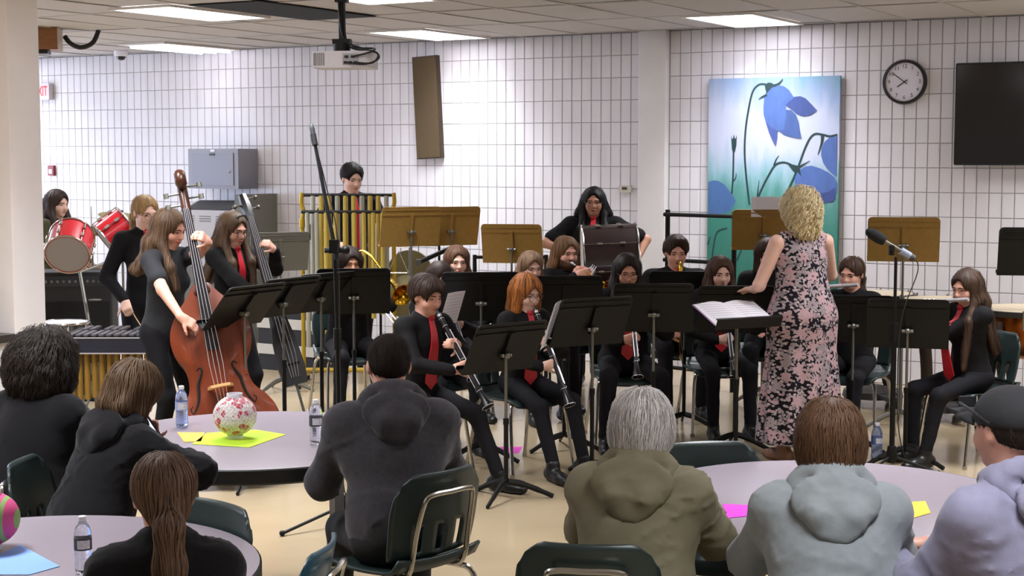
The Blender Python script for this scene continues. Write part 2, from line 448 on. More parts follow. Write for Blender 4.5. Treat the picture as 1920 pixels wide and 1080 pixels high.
def field(prims, h, zmin=None, noise=None):
    lo, hi = bounds(prims); F_ = Field(lo - 3 * h, hi + 3 * h, h)
    for p in prims:
        if p[0] == 'c':
            _, a, b, ra, rb, k, flat, op = p; m = max(ra, rb) + k + 3 * h
            sl, X = F_.sub(np.minimum(a, b) - m, np.maximum(a, b) + m)
            if sl is None: continue
            X = X - a; ba = b - a
            if flat is not None:
                ax = A(flat[0]); ax = ax / np.linalg.norm(ax); s_ = 1 / flat[1] - 1
                X = X + (X @ ax)[..., None] * ax * s_; ba = ba + (ba @ ax) * ax * s_
            t = np.clip((X @ ba) / max(ba @ ba, 1e-12), 0, 1)
            d = np.linalg.norm(X - t[..., None] * ba, axis=-1) - (ra + t * (rb - ra))
        else:
            _, c, r, R, k, op = p; m = r.max() + k + 3 * h
            sl, X = F_.sub(c - m, c + m)
            if sl is None: continue
            q = (X - c) @ R.T / r; k0 = np.linalg.norm(q, axis=-1); k1 = np.linalg.norm(q / r, axis=-1)
            d = k0 * (k0 - 1) / np.maximum(k1, 1e-6)
            d = np.where(k0 < 1e-3, -r.min(), d)
        f = F_.f[sl]
        if op == '+':
            hh = np.maximum(k - np.abs(f - d), 0) / max(k, 1e-6); F_.f[sl] = np.minimum(f, d) - hh * hh * k * .25
        else:
            d = -d; hh = np.maximum(k - np.abs(f - d), 0) / max(k, 1e-6); F_.f[sl] = np.maximum(f, d) + hh * hh * k * .25
    if noise is not None or zmin is not None:
        X, Y, Z = np.meshgrid(*F_.ax, indexing='ij', sparse=True)
        if noise is not None: F_.f += noise(X, Y, Z).astype(np.float32)
        if zmin is not None: F_.f = np.maximum(F_.f, (zmin - Z).astype(np.float32))
    return F_
def nets(F_):
    f = F_.f; s = f < 0
    c = np.zeros(np.array(f.shape) - 1, np.int8)
    sl = [slice(0, -1), slice(1, None)]
    for i in (0, 1):
        for j in (0, 1):
            for k in (0, 1): c += s[sl[i], sl[j], sl[k]]
    act = (c > 0) & (c < 8); I = np.argwhere(act)
    if len(I) == 0: return np.zeros((0, 3)), np.zeros((0, 4), int)
    vid = np.full(act.shape, -1, np.int64); vid[tuple(I.T)] = np.arange(len(I))
    acc = np.zeros((len(I), 3)); cnt = np.zeros(len(I))
    cor = [(i, j, k) for i in (0, 1) for j in (0, 1) for k in (0, 1)]
    for a in cor:
        for ax in range(3):
            if a[ax]: continue
            b = list(a); b[ax] = 1
            fa = f[I[:, 0] + a[0], I[:, 1] + a[1], I[:, 2] + a[2]]; fb = f[I[:, 0] + b[0], I[:, 1] + b[1], I[:, 2] + b[2]]
            x = (fa < 0) != (fb < 0); t = np.where(x, fa / np.where(x, fa - fb, 1), 0)
            p = np.tile(A(a), (len(I), 1)); p[:, ax] += t
            acc += p * x[:, None]; cnt += x
    V = (I + acc / cnt[:, None]) * F_.h + F_.lo
    Q = []
    for ax in range(3):
        u, v = (ax + 1) % 3, (ax + 2) % 3
        s0 = [slice(None)] * 3; s1 = [slice(None)] * 3
        s0[ax] = slice(0, -1); s1[ax] = slice(1, None)
        e = np.argwhere(s[tuple(s0)] != s[tuple(s1)])
        ok = (e[:, u] > 0) & (e[:, v] > 0) & (e[:, u] < f.shape[u] - 1) & (e[:, v] < f.shape[v] - 1); e = e[ok]
        def cell(du, dv):
            q = e.copy(); q[:, u] += du; q[:, v] += dv; return vid[q[:, 0], q[:, 1], q[:, 2]]
        q = np.stack([cell(-1, -1), cell(0, -1), cell(0, 0), cell(-1, 0)], 1)
        neg = s[e[:, 0], e[:, 1], e[:, 2]]
        q[~neg] = q[~neg][:, ::-1]; Q.append(q)
    return V, np.concatenate(Q)
def np_mesh(name, V, Q, mats, col=None, smooth=True):
    me = bpy.data.meshes.new(name); nv, nq, k = len(V), len(Q), Q.shape[1] if len(Q) else 4
    me.vertices.add(nv); me.vertices.foreach_set('co', np.asarray(V, np.float32).ravel())
    me.loops.add(nq * k); me.loops.foreach_set('vertex_index', np.asarray(Q, np.int32).ravel())
    me.polygons.add(nq); me.polygons.foreach_set('loop_start', np.arange(nq, dtype=np.int32) * k)
    me.polygons.foreach_set('loop_total', np.full(nq, k, np.int32))
    for m in (mats if isinstance(mats, (list, tuple)) else [mats]): me.materials.append(m)
    me.update(calc_edges=True); me.validate()
    me.polygons.foreach_set('use_smooth', np.full(len(me.polygons), smooth))
    if col is not None:
        a = me.color_attributes.new('col', 'FLOAT_COLOR', 'POINT'); a.data.foreach_set('color', np.asarray(col, np.float32).ravel())
    return me
def sdf_obj(name, F_, m, parent):
    V, Q = nets(F_); return link(bpy.data.objects.new(name, np_mesh(name, V, Q, m)), parent)
def np_noise(amp, wl, seed=0, n=7, zs=1.):
    r = np.random.RandomState(seed); dirs = r.normal(size=(n, 3)); dirs /= np.linalg.norm(dirs, axis=1, keepdims=True)
    dirs[:, 2] *= zs
    ph = r.uniform(0, 6.28, n); fr = 2 * PI / wl * r.uniform(.6, 1.6, n)
    def fn(X, Y, Z):
        t = 0
        for d, p, w_ in zip(dirs, ph, fr): t = t + np.sin(w_ * (d[0] * X + d[1] * Y + d[2] * Z) + p + 1.3 * np.sin(.6 * w_ * (d[1] * X + d[2] * Y + d[0] * Z)))
        return t * amp / n
    return fn
def np_fold(amp, wl, seed=0, n=4, zs=2.):
    """narrow raised cloth folds where a noise field crosses zero"""
    b1 = np_noise(1., wl, seed, n, zs); b2 = np_noise(1., wl * .8, seed + 31, n, zs); k_ = np_noise(1., wl * 1.5, seed + 7, n, 1.)
    return lambda X, Y, Z: -amp * (np.exp(-(b1(X, Y, Z) / .09) ** 2) + .8 * np.exp(-(b2(X, Y, Z) / .08) ** 2)) * np.clip(.5 + 1.2 * k_(X, Y, Z), 0, 1)
def nrm(v): v = A(v); return v / max(np.linalg.norm(v), 1e-9)
def ik(a, b, l1, l2, pole):
    """middle joint of a two-bone chain from a towards b"""
    a, b = A(a), A(b); d = b - a; L = np.linalg.norm(d)
    if L > (l1 + l2) * .995: b = a + d / L * (l1 + l2) * .995; d = b - a; L = np.linalg.norm(d)
    x = (l1 * l1 - l2 * l2 + L * L) / (2 * L); hgt = math.sqrt(max(l1 * l1 - x * x, 0)); n = d / L
    p = A(pole) - n * (A(pole) @ n); return a + n * x + nrm(p) * hgt, b
def rotv(v, ax, ang):
    ax = nrm(ax); v = A(v); return v * math.cos(ang) + np.cross(ax, v) * math.sin(ang) + ax * (ax @ v) * (1 - math.cos(ang))
def hand_prims(wr, dr, pn, side, s=1., curl=(30, 35, 25), spread=4, thumb_in=.5):
    """palm and five fingers; dr: wrist to knuckles, pn: the way the palm faces, side: +1 left hand, -1 right"""
    dr = nrm(dr); pn = nrm(A(pn) - dr * (A(pn) @ dr)); ac = np.cross(dr, pn) * side      # ac: towards the thumb
    P = [cone(wr, A(wr) + dr * .03 * s, .026 * s, .027 * s, .012)]
    kn = A(wr) + dr * .088 * s
    for t in (-.026, -.009, .009, .026):
        P.append(cone(A(wr) + dr * .02 * s + ac * t * .7 * s, kn + ac * t * s, .017 * s, .0135 * s, .012, (pn, .85)))
    for t, L in ((.030, .92), (.010, 1.02), (-.010, .96), (-.029, .78)):
        p = kn + ac * t * s; d = rotv(dr, pn, math.radians(spread) * t / .03 * side)
        for seg, (l_, c_) in enumerate(zip((.044, .027, .021), curl)):
            d = rotv(d, np.cross(dr, pn), math.radians(c_)); q = p + d * l_ * L * s
            P.append(cone(p, q, (.0092 - .0007 * seg) * s, (.0086 - .0007 * seg) * s, .004)); p = q
    p = A(wr) + dr * .03 * s + ac * .022 * s; d = nrm(dr * .75 + ac * .75 + pn * .35 * thumb_in)
    for l_, c_, r_ in ((.036, 0, .0125), (.03, 14, .0105), (.024, 18, .0095)):
        d = rotv(d, np.cross(d, pn * .6 + dr * .7), math.radians(c_) * thumb_in); q = p + d * l_ * s
        P.append(cone(p, q, r_ * s, (r_ - .001) * s, .006)); p = q
    return P
M_EYEW = mat('eye white', '#cfc8c2', .35); M_IRIS = mat('dark iris', '#1c1310', .3)
M_SHOE = mat('black leather shoe', '#121110', .4, spec=.4)
M_BLACKC = mat('black cotton', '#131214', .85, var=.12, vscale=18, bump=.35, bscale=22, spec=.2)
M_BLACKT = mat('black trouser cloth', '#141317', .85, var=.12, vscale=14, bump=.3, bscale=18, spec=.2)
M_TIE = mat('red satin tie', '#b51a28', .45, var=.06, vscale=50)
M_WIRE = mat('thin spectacle wire', '#4c4038', .35, .6)
SKINS = {'fair': '#cf9a86', 'pale': '#dab09f', 'tan': '#b07f66', 'warm': '#bf8a74', 'brown': '#8f6048'}
def skin(k): return mat('skin ' + k, SKINS[k], .5, var=.05, vscale=25, spec=.35)
HAIRM = mat('hair fibre', '#ffffff', .55, attr='col', spec=.25)
def hair_prims(st, hp, s, L):
    """hair volume in head coordinates through hp(x left, y forward, z up)"""
    E_ = lambda c, r, k=.02, op='+': ('H', c, r, k, op)
    P = []
    add = P.append
    if st in ('crop', 'short', 'quiff', 'curtain'):
        up = {'crop': .004, 'short': .012, 'quiff': .014, 'curtain': .018}[st]
        add(E_((0, -.018, .032), (.079 + up, .099 + up, .088 + up)))
        if st == 'quiff': add(E_((0.01, .055, .105), (.05, .035, .022), .03))
        if st == 'curtain':
            add(E_((.045, .045, .065), (.042, .05, .042), .02)); add(E_((-.045, .045, .065), (.042, .05, .042), .02))
        add(E_((0, .115, -.045), (.085, .075, .132 if st != 'curtain' else .108), .01, '-'))
        add(E_((.09, .03, -.045), (.05, .065, .06), .01, '-')); add(E_((-.09, .03, -.045), (.05, .065, .06), .01, '-'))
        add(E_((0, -.05, -.155), (.2, .2, .095), .01, '-'))
    elif st == 'bald': pass
    else:
        vol = {'long': .014, 'bob': .02, 'pony': .008, 'curly': .045, 'shortw': .019, 'page': .022, 'curlbob': .030}[st]
        add(E_((0, -.02, .034), (.08 + vol, .10 + vol, .088 + vol * .8)))
        if st == 'curly':
            add(E_((0, -.05, -.04), (.15, .12, .13), .05)); add(E_((.07, .0, -.06), (.07, .08, .09), .04)); add(E_((-.07, .0, -.06), (.07, .08, .09), .04))
        if st == 'curlbob':
            add(E_((0, -.035, -.03), (.108, .102, .11), .04)); add(E_((.0, -.05, -.115), (.095, .066, .085), .03))
        if st in ('shortw',):
            add(E_((0, -.045, -.03), (.095, .085, .10), .03)); add(E_((.05, .0, -.02), (.05, .07, .07), .03)); add(E_((-.05, .0, -.02), (.05, .07, .07), .03))
        if st in ('page', 'bob'):
            z = -.09 if st == 'page' else -.12
            for sx in (1, -1):
                add(('C', (sx * .075, .0, .02), (sx * .085, .012, z), .034, .03, .03)); add(('C', (sx * .05, -.06, .0), (sx * .06, -.06, z), .05, .045, .03))
            add(('C', (0, -.085, .0), (0, -.08, z), .05, .045, .03))
        if st == 'long':
            for sx in (1, -1):
                add(('C', (sx * .068, -.01, .04), (sx * .085, -.015, -.09), .032, .03, .03)); add(('C', (sx * .085, -.015, -.09), (sx * .095, -.06, -.2), .032, .03, .03)); add(('C', (sx * .095, -.06, -.2), (sx * .10, -.13 - .1 * L, -L), .03, .022, .03))
                add(('C', (sx * .05, -.07, .0), (sx * .065, -.085, -.12), .045, .045, .03)); add(('C', (sx * .065, -.085, -.12), (sx * .07, -.12, -.24), .045, .04, .03)); add(('C', (sx * .07, -.12, -.24), (sx * .06, -.15 - .2 * L, -L), .04, .035, .03))
            add(('C', (0, -.085, .0), (0, -.10, -.15), .05, .05, .03)); add(('C', (0, -.10, -.15), (0, -.125, -.24), .05, .045, .03)); add(('C', (0, -.125, -.24), (0, -.155 - .2 * L, -L), .045, .035, .03))
        if st == 'pony':
            add(E_((0, -.085, -.03), (.055, .05, .06), .03))
            add(('C', (0, -.11, -.045), (0, -.15, -.07), .022, .03, .015)); add(('C', (0, -.15, -.07), (0.0, -.15, -L * .6), .034, .036, .03)); add(('C', (0, -.15, -L * .6), (.015, -.14, -L), .036, .012, .03))
        # open the face
        hl = {'shortw': .10, 'curly': .10, 'curlbob': .10}.get(st, .105)
        add(E_((0, hl + .012, -.045), (.070, .080, .138 if st in ('long', 'pony', 'curlbob') else .122), .010, '-'))
        if st == 'pony':
            add(E_((.09, .045, -.06), (.05, .06, .07), .012, '-')); add(E_((-.09, .045, -.06), (.05, .06, .07), .012, '-'))
            add(E_((0, -.01, -.20), (.2, .1, .12), .01, '-'))
        if st in ('shortw',):
            add(E_((0, .02, -.20), (.2, .2, .10), .02, '-'))
    return P
def strands(Fh, V, n, col, crown, seg=7, step=.014, width=.004, curl=0., off=.003, seed=1, var=.25, col2=None, fwd=None):
    r = np.random.RandomState(seed); idx = r.choice(len(V), n, replace=n > len(V)); p = V[idx].copy()
    ph = r.uniform(0, 6.28, n); rings = []; live = np.ones(n)
    down = A((0, 0, -1))
    p = p + r.normal(size=p.shape) * .004
    for i in range(seg + 1):
        g = Fh.grad(p); d = Fh.val(p)
        live = live * (np.abs(d) < .013); p = p - g * np.clip(d - off - .003 * np.sin(ph * 5), -.02, .02)[:, None]
        v = p - crown; v = v / np.maximum(np.linalg.norm(v, axis=1, keepdims=True), 1e-6)
        v = v * .55 + down * .75
        if fwd is not None: v = v + fwd
        v = v - g * np.sum(v * g, 1)[:, None]; v = v / np.maximum(np.linalg.norm(v, axis=1, keepdims=True), 1e-6)
        sd = np.cross(v, g)
        if curl:
            a = i * 1.55 + ph
            q = p + sd * (np.sin(a) * curl)[:, None] + g * ((np.cos(a) + .6) * curl)[:, None]
        else: q = p + sd * (np.sin(i * .8 + ph) * .002)[:, None]
        w_ = live * width * (1 - .55 * i / seg) * (.6 + .8 * ((ph * 7) % 1))
        rings.append((q - sd * w_[:, None] * .5, q + g * w_[:, None] * .35, q + sd * w_[:, None] * .5)); p = p + v * step * live[:, None]
    m = seg + 1; VV = np.stack([x for rg in rings for x in rg], 1).reshape(-1, 3)          # n, m*3
    base = np.arange(n)[:, None] * (m * 3); Q = []
    for i in range(seg):
        for a in (0, 1):
            q = np.stack([base[:, 0] + i * 3 + a, base[:, 0] + i * 3 + a + 1, base[:, 0] + (i + 1) * 3 + a + 1, base[:, 0] + (i + 1) * 3 + a], 1); Q.append(q)
    br = 1 + var * r.uniform(-1, 1.2, n)
    c = np.tile(A(col)[None, :3], (n, 1)) * br[:, None]
    if col2 is not None:
        mixm = r.uniform(0, 1, n)[:, None]; c = (c * (1 - mixm) + np.tile(A(col2)[None, :3], (n, 1)) * mixm)
    C = np.repeat(np.concatenate([c, np.ones((n, 1))], 1), m * 3, 0)
    return VV, np.concatenate(Q), C

PEOPLE = []
def person(label, head_px, d, yaw, pose='sit', h=None, lean=6, lean_side=0, hy=0, hpitch=10, hroll=0, girth=1., fem=True, sk='fair',
           hair=('long', '#3a2a20', .3), hands=None, feet=None, shirt='shirt', shirt_mat=None, sleeve=1., tie=False, trousers=M_BLACKT, specs=False,
           eyes=True, near=False, beard=None, ztop=None, wrink=.006, hood=False, cap=None, hands_fn=None, nstr=None, hair2=None, legs=True, shoes=True,
           group=None, seat=.45, hair_front=False, twist=0, headfwd=.02, spread=.13, shw=None, hair_wide=1.):
    """head_px: pixel of the crown; d: distance of the head from the camera plane (survey frame)."""
    P0 = D(head_px[0], head_px[1], d); zt = P0.z if ztop is None else ztop
    y = math.radians(yaw)
    f = A((math.sin(y), -math.cos(y), 0)); l = A((math.cos(y), math.sin(y), 0)); z = A((0, 0, 1))
    lr = math.radians(lean); pelz = seat + .085
    if pose == 'sit': S = (zt - pelz) / (.50 * math.cos(lr) + .075 + .235)
    else: S = zt / 1.70
    if pose == 'sit' : S = min(max(S, .8), 1.12)
    tu = nrm(z * math.cos(lr) + f * math.sin(lr) + l * math.sin(math.radians(lean_side))); tf = nrm(f * math.cos(lr) - z * math.sin(lr)); tl = nrm(np.cross(tu, tf))
    tf = nrm(np.cross(tl, tu))
    if twist: tl2 = rotv(tl, tu, math.radians(twist)); tf2 = rotv(tf, tu, math.radians(twist))
    else: tl2, tf2 = tl, tf
    pel = A((0, 0, pelz if pose == 'sit' else .92 * S))
    ch = pel + tu * .50 * S * (1 if pose == 'sit' else .98)
    nb = ch + tu * .055 * S
    # head
    hyaw = rotv(f, z, math.radians(hy)); pr = math.radians(hpitch)
    hf = nrm(hyaw * math.cos(pr) - z * math.sin(pr)); hl = nrm(np.cross(z, hyaw)); hu = nrm(np.cross(hf, hl))
    if hroll: hu = rotv(hu, hf, math.radians(hroll)); hl = nrm(np.cross(hu, hf))
    hs = .98 * (S ** .5) * (1. if fem else 1.04)
    hc = nb + (z * .6 + tu * .4) * .125 * S + hyaw * headfwd
    hl0 = nrm(np.cross(z, hyaw))
    # move the figure so that the crown falls on its pixel
    top = hc + z * (.120 + {'long': .010, 'bob': .014, 'pony': .006, 'curly': .034, 'shortw': .016, 'page': .016, 'curlbob': .022, 'quiff': .014, 'short': .010, 'curtain': .014}.get(hair[0], .003)) * hs
    loc = A(P0) - A((top[0], top[1], 0)); loc[2] = 0
    dz = zt - top[2]
    if pose != 'sit' or abs(dz) > .004:
        for v in (hc, nb): v += z * dz
        ch = ch + z * dz * .8
        if pose != 'sit': pel = pel + z * dz * .7
    root = thing('person', label, 'person', (loc[0], loc[1], 0)); 
    if group: root['group'] = group
    R_h = np.stack([hl, hf, hu])
    def hp(x, y_, z_):
        if z_ >= -.10: return hc + (hl * x + hf * y_ + hu * z_) * hs
        return hc + (hl * x + hf * y_ - hu * .10) * hs + (z * (z_ + .10)) * hs
    vox = .0085 if near else .0085
    B = []     # skin
    e = lambda c, r, k=.02, op='+': B.append(ell(hp(*c), A(r) * hs, R_h, k * hs, op))
    cn = lambda a, b, ra, rb, k=.02: B.append(cone(hp(*a), hp(*b), ra * hs, rb * hs, k * hs))
    jw = .0 if fem else .004
    e((0, -.015, .03), (.075, .095, .085)); e((0, .02, -.03), (.060 + jw, .070, .083), .03)
    e((0, .052, -.084), (.028 + jw, .030, .024), .03); e((.036, .055, -.03), (.027, .03, .032), .02); e((-.036, .055, -.03), (.027, .03, .032), .02)
    e((0, .078, .022), (.048, .014, .011), .02)
    e((.031, .099, .001), (.017, .014, .0105), .012, '-'); e((-.031, .099, .001), (.017, .014, .0105), .012, '-')
    cn((0, .086, .004), (0, .106, -.027), .008, .0115, .012); e((.010, .098, -.03), (.009, .011, .008), .008); e((-.010, .098, -.03), (.009, .011, .008), .008)
    e((0, .087, -.055), (.021, .010, .0095), .008)
    for sx in (1, -1): e((sx * .077, -.008, -.005), (.010, .019, .031), .006)
    B.append(cone(hp(0, -.018, -.05), nb - tu * .02, .050 * hs, .054 * S * (1 if fem else 1.08), .03))
    B.append(cone(nb - tu * .03, pel + tu * .05, .06 * S, .06 * S, .04, (tf, .8)))
    sw = (.165 if fem else .185) * S * (shw or (.6 + .4 * girth))
    sh = {}; el_ = {}; wr = {}
    HD = dict(hands or {})
    info = dict(root=root, f=f, l=l, hc=hc, hp=hp, loc=loc, nb=nb, S=S, ch=ch, pel=pel, hf=hf, hl=hl, hu=hu, hs=hs, tf=tf, tu=tu, tl=tl)
    Lc = lambda q: f * q[0] + l * q[1] + z * q[2]
    info['L'] = Lc
    mouth = hp(0, .098, -.058); info['mouth'] = mouth
    if hands_fn: HD = hands_fn(info)
    for sd, nm in ((1, 'L'), (-1, 'R')):
        a = ch + tl2 * sd * sw - tu * (.04 if near else .018); sh[nm] = a
        hd = HD.get(nm)
        if hd is None: hd = dict(at=a + f * .10 - z * .50 * S + l * sd * .06, dir=nrm(f * .25 - z), palm=-l * sd, pole=-f + l * sd * .3, curl=(20, 25, 15))
        at = A(hd['at']); pole = hd.get('pole', -z * .8 + l * sd * .7 - f * .2)
        ej, wj = ik(a, at, .285 * S, .25 * S, pole); el_[nm] = ej; wr[nm] = wj
        shortslv = sleeve < .75
        ru = .048 if shortslv else .032; rf = .038 if sleeve < .99 else .028
        gs = .6 + .4 * girth
        B.append(cone(a, ej, ru * S * gs, (.037 if shortslv else .03) * S * gs, .02)); B.append(cone(ej, wj, rf * S * gs, .0245 * S, .015))
        hdir = hd.get('dir', nrm(wj - ej)); B += hand_prims(wj, hdir, hd.get('palm', -l * sd), sd, S * (.95 if fem else 1.04), hd.get('curl', (30, 35, 25)))
    # legs
    hipw = .092 * S * (.7 + .3 * girth); hipj = {1: pel + tl * hipw, -1: pel - tl * hipw}; knee = {}; ank = {}
    for sd, nm in ((1, 'L'), (-1, 'R')):
        if feet and nm in feet: at = Lc(feet[nm])
        elif pose == 'sit': at = f * (.46 * S) + l * sd * spread + z * .09
        else: at = f * (.02) + l * sd * .11 + z * .09
        l1, l2 = .43 * S, (.43 * S if pose == 'sit' else .41 * S)
        kj, aj = ik(hipj[sd], at, l1, l2, (f + z * .9 if pose == 'sit' else f) + l * sd * .15); knee[sd] = kj; ank[sd] = aj
        rr = .025 if legs else .05
        B.append(cone(hipj[sd], kj, .04 * S, .035 * S if legs else .05 * S, .02)); B.append(cone(kj, aj, rr * S * (1 if legs else 1.05), .028 * S if legs else .034 * S, .02))
        if not legs: B.append(cone(aj, aj + f * .12 - z * .05, .032, .026, .02, (z, .8)))
    Fb = field(B, vox); body = sdf_obj('body', Fb, skin(sk), root); info['Fb'] = Fb
    # clothes
    gw = girth; T = []; smt = shirt_mat or M_BLACKC
    R_t = np.stack([tl, tf, tu]); R_c = np.stack([tl2, tf2, tu])
    slen = {'sh': 1}
    if shirt != 'dress':
        T.append(ell(ch - tu * .14 * S + tf2 * .012, A((.150 * (1 if fem else 1.12) * gw, .112 * gw, .175)) * S, R_c, .04))
        T.append(ell(pel + tu * .17 * S + tf * (.008 + .03 * max(gw - 1, 0)), A((.142 * gw, .112 * gw, .17)) * S, R_t, .05))
        T.append(ell(pel + tu * .03 * S, A((.165 * gw, .125 * gw, .125)) * S, R_t, .05))
        T.append(cone(ch - tl2 * (sw - .03) - tu * (.035 if near else .012), ch + tl2 * (sw - .03) - tu * (.035 if near else .012), .058 * S * (.5 + .5 * gw), None, .035))
        T.append(cone(ch + tu * .0 - tf * .01, nb - tu * .012 - tf * .008, .085 * S, .066 * S, .03))
        for sd in ('L', 'R'): T.append(cone(nb - tu * .035 - tf * .012, sh[sd] - tu * .004, .052 * S, .056 * S * (.5 + .5 * gw), .04))
        if fem:
            for sd in (1, -1): T.append(ell(ch - tu * .16 * S + tf2 * .085 * S * gw + tl2 * sd * .068 * S, A((.06, .05, .06)) * S * gw, R_c, .03))
        for sd, nm in ((1, 'L'), (-1, 'R')):
            a, ej, wj = sh[nm], el_[nm], wr[nm]; gs = .55 + .45 * gw
            if sleeve > .75:
                T.append(cone(a, ej, .064 * S * gs, .056 * S * gs, .035)); T.append(cone(ej, ej + (wj - ej) * min(1., .97 * sleeve), .056 * S * gs, .040 * S * gs, .02))
            else:
                T.append(cone(a, a + (ej - a) * sleeve, .060 * S * gs, .060 * S * gs, .03))
        if near:          # loose cloth bridges the hollows of the back
            T.append(ell(ch - tu * .16 * S - tf2 * .012, A((sw / S + .02, .098 * gw, .15)) * S, R_c, .06)); T.append(ell(pel + tu * .24 * S, A((.150 * gw, .118 * gw, .18)) * S, R_t, .06)); T.append(ell(pel + tu * .10 * S, A((.172 * gw, .132 * gw, .16)) * S, R_t, .06))
            T = [t_[:5] + (.06,) + t_[6:] if t_[0] == 'c' else t_ for t_ in T]
        if hood:
            rg = [nb + (tl * math.cos(a_) * .083 + tf * (math.sin(a_) * .075 - .012)) * S + tu * (.006 - .022 * math.sin(a_)) for a_ in np.linspace(0, 2 * PI, 13)]
            for a_, b_ in zip(rg[:-1], rg[1:]): T.append(cone(a_, b_, .027, None, .018))
            Hd = [ell(nb - tf * .112 * S * (.45 + .55 * gw) - tu * .06, (.130, .024, .080), R_t, .02), ell(nb - tf * .128 * S * (.45 + .55 * gw) - tu * .115, (.080, .022, .068), R_t, .03)]
            Hd += [cone(a_, b_, .030, None, .02) for a_, b_ in zip(rg[:-1], rg[1:])]
            Hd += [cone(nb - tl * .10 - tf * .03 - tu * .015, nb - tf * .12 * S * gw - tu * .10 - tl * .05, .03, .026, .03), cone(nb + tl * .10 - tf * .03 - tu * .015, nb - tf * .12 * S * gw - tu * .10 + tl * .05, .03, .026, .03)]
            sdf_obj('hood', field(Hd, .010, noise=np_fold(.004, .26, int(abs(head_px[0])) + 9, zs=1.6)), smt, root)
        if shirt == 'shirt':
            q = nb - tu * .004 - tf * .006; pts = [Vector(q + (tl * math.cos(a_) * .066 + tf * math.sin(a_) * .064) * S - tu * (.022 * max(math.sin(a_), 0))) for a_ in np.linspace(PI / 2 + .22, PI / 2 + 2 * PI - .22, 18)]
            mb = MB(); mb.tube(pts, [.016] * 3 + [.014] * 12 + [.016] * 3, 6, flat=.45); mb.build('collar', smt, root)
        nz = np_noise(wrink * (.35 if near else .8), .2 if near else .16, int(abs(head_px[0])), zs=1.5) if wrink else None
        if wrink and near:
            n2 = np_fold(wrink * 1.15, .30, int(abs(head_px[0])) + 5, zs=2.2); n1 = nz; nz = lambda X, Y, Z: n1(X, Y, Z) + n2(X, Y, Z)
        Ft = field(T, .0105 if near else .0125, noise=nz)
        sdf_obj({'shirt': 'shirt', 'hoodie': 'hoodie', 'jacket': 'jacket', 'top': 'top'}[shirt], Ft, smt, root); info['Ft'] = Ft
    if legs:
        Q = [ell(pel + tu * .0 - f * .01, A((.158 * gw, .118 * gw, .11)) * S, R_t, .05)]
        for sd in (1, -1):
            g2 = .6 + .4 * gw
            Q.append(cone(hipj[sd], knee[sd], .083 * S * g2, .060 * S * g2, .04)); Q.append(cone(knee[sd], ank[sd] + z * .01, .060 * S * g2, .047 * S, .03))
        sdf_obj('trousers', field(Q, .014, noise=np_noise(.004, .12, 3)), trousers, root)
    if shoes:
        for sd in (1, -1):
            a = ank[sd]; fo = nrm(A((a - knee[sd])[:2].tolist() + [0]) * .0 + f + l * sd * .15)
            if pose != 'sit' or True:
                q = [cone((a[0], a[1], .045) - fo * .035, (a[0], a[1], .035) + fo * .10, .042, .040, .02), cone((a[0], a[1], .03) + fo * .10, (a[0], a[1], .028) + fo * .165, .042, .034, .02, (z, .8)), cone((a[0], a[1], .05), a + z * .01, .04, .042, .02)]
                if a[2] > .14: q = [(p_[0], p_[1] + z * (a[2] - .09), p_[2] + z * (a[2] - .09)) + p_[3:] for p_ in q]
                sdf_obj('shoe', field(q, .011, zmin=.002), M_SHOE if shoes is True else shoes, root)
    # hair
    st, hcol, L = hair
    hcol = lin(hcol); h2 = lin(hair2) if hair2 else None
    Hs = []
    for q in hair_prims(st, hp, hs, L):
        if q[0] == 'H': Hs.append(ell(hp(*q[1]), A(q[2]) * hs, R_h, q[3], q[4]))
        else:
            wd_ = lambda p_: (p_[0] * (1 + (hair_wide - 1) * min(max(-p_[2], 0) / .15, 1)), p_[1], p_[2])
            Hs.append(cone(hp(*wd_(q[1])), hp(*wd_(q[2])), q[3] * hs, q[4] * hs * (1 + (hair_wide - 1) * .6), q[5]))
    if hair_front:
        for sx in (1, -1):
            if hair_front in (1, -1) and hair_front is not True and sx != hair_front: continue
            Hs += [cone(hp(sx * .074, .01, -.01), hp(sx * .086, .035, -.10), .024 * hs, .027 * hs, .02), cone(hp(sx * .086, .035, -.10), hp(sx * .097, .105, -.21), .028 * hs, .032 * hs, .02), cone(hp(sx * .097, .105, -.21), hp(sx * .09, .145, -max(L, .26)), .032 * hs, .018, .02)]
    if Hs:
        cut = [q for q in Hs if q[-1] == '-']; Hs = [q for q in Hs if q[-1] != '-'] + cut
        Fh = field(Hs, .0085, noise=np_noise(.004 if st not in ('curly', 'curlbob') else .012, .06, 9, zs=.3 if st not in ('curly', 'curlbob') else 1))
        V, Qd = nets(Fh)
        n = int(.85 * (nstr or (1500 if near else 420)))
        if st == 'crop': n = n // 2
        crown = hp(0, -.02 if st != 'curtain' else .03, .11)
        cu = {'curly': .007, 'curlbob': .012, 'shortw': .002}.get(st, 0.)
        sg = 4 if st in ('crop', 'short') else (10 if st == 'curly' else 7)
        sv, sq, sc_ = strands(Fh, V, n, hcol, crown, seg=sg, step=.006 if st == 'crop' else ({'curly': .02, 'shortw': .015}.get(st, .011) if cu else .015), width=(.0024 if st == 'shortw' else .0034) if near else .0055, curl=cu, off=.001 if st == 'crop' else .003, seed=int(head_px[0]), col2=h2)
        c0 = np.tile(A(hcol)[None] * A((.75, .75, .75, 1)), (len(V), 1))
        if h2 is not None:
            t_ = np.clip(((V - hc) @ hl) / .08 * .5 + .5, 0, 1)[:, None] * .6; c0 = c0 * (1 - t_) + A(h2)[None] * t_
        me = np_mesh('hair', np.concatenate([V, sv]), np.concatenate([Qd, sq + len(V)]), HAIRM if st != 'crop' else mat('cropped hair', '#ffffff', .95, attr='col', spec=.08), np.concatenate([c0, sc_]))
        link(bpy.data.objects.new('hair', me), root); info['Fh'] = Fh
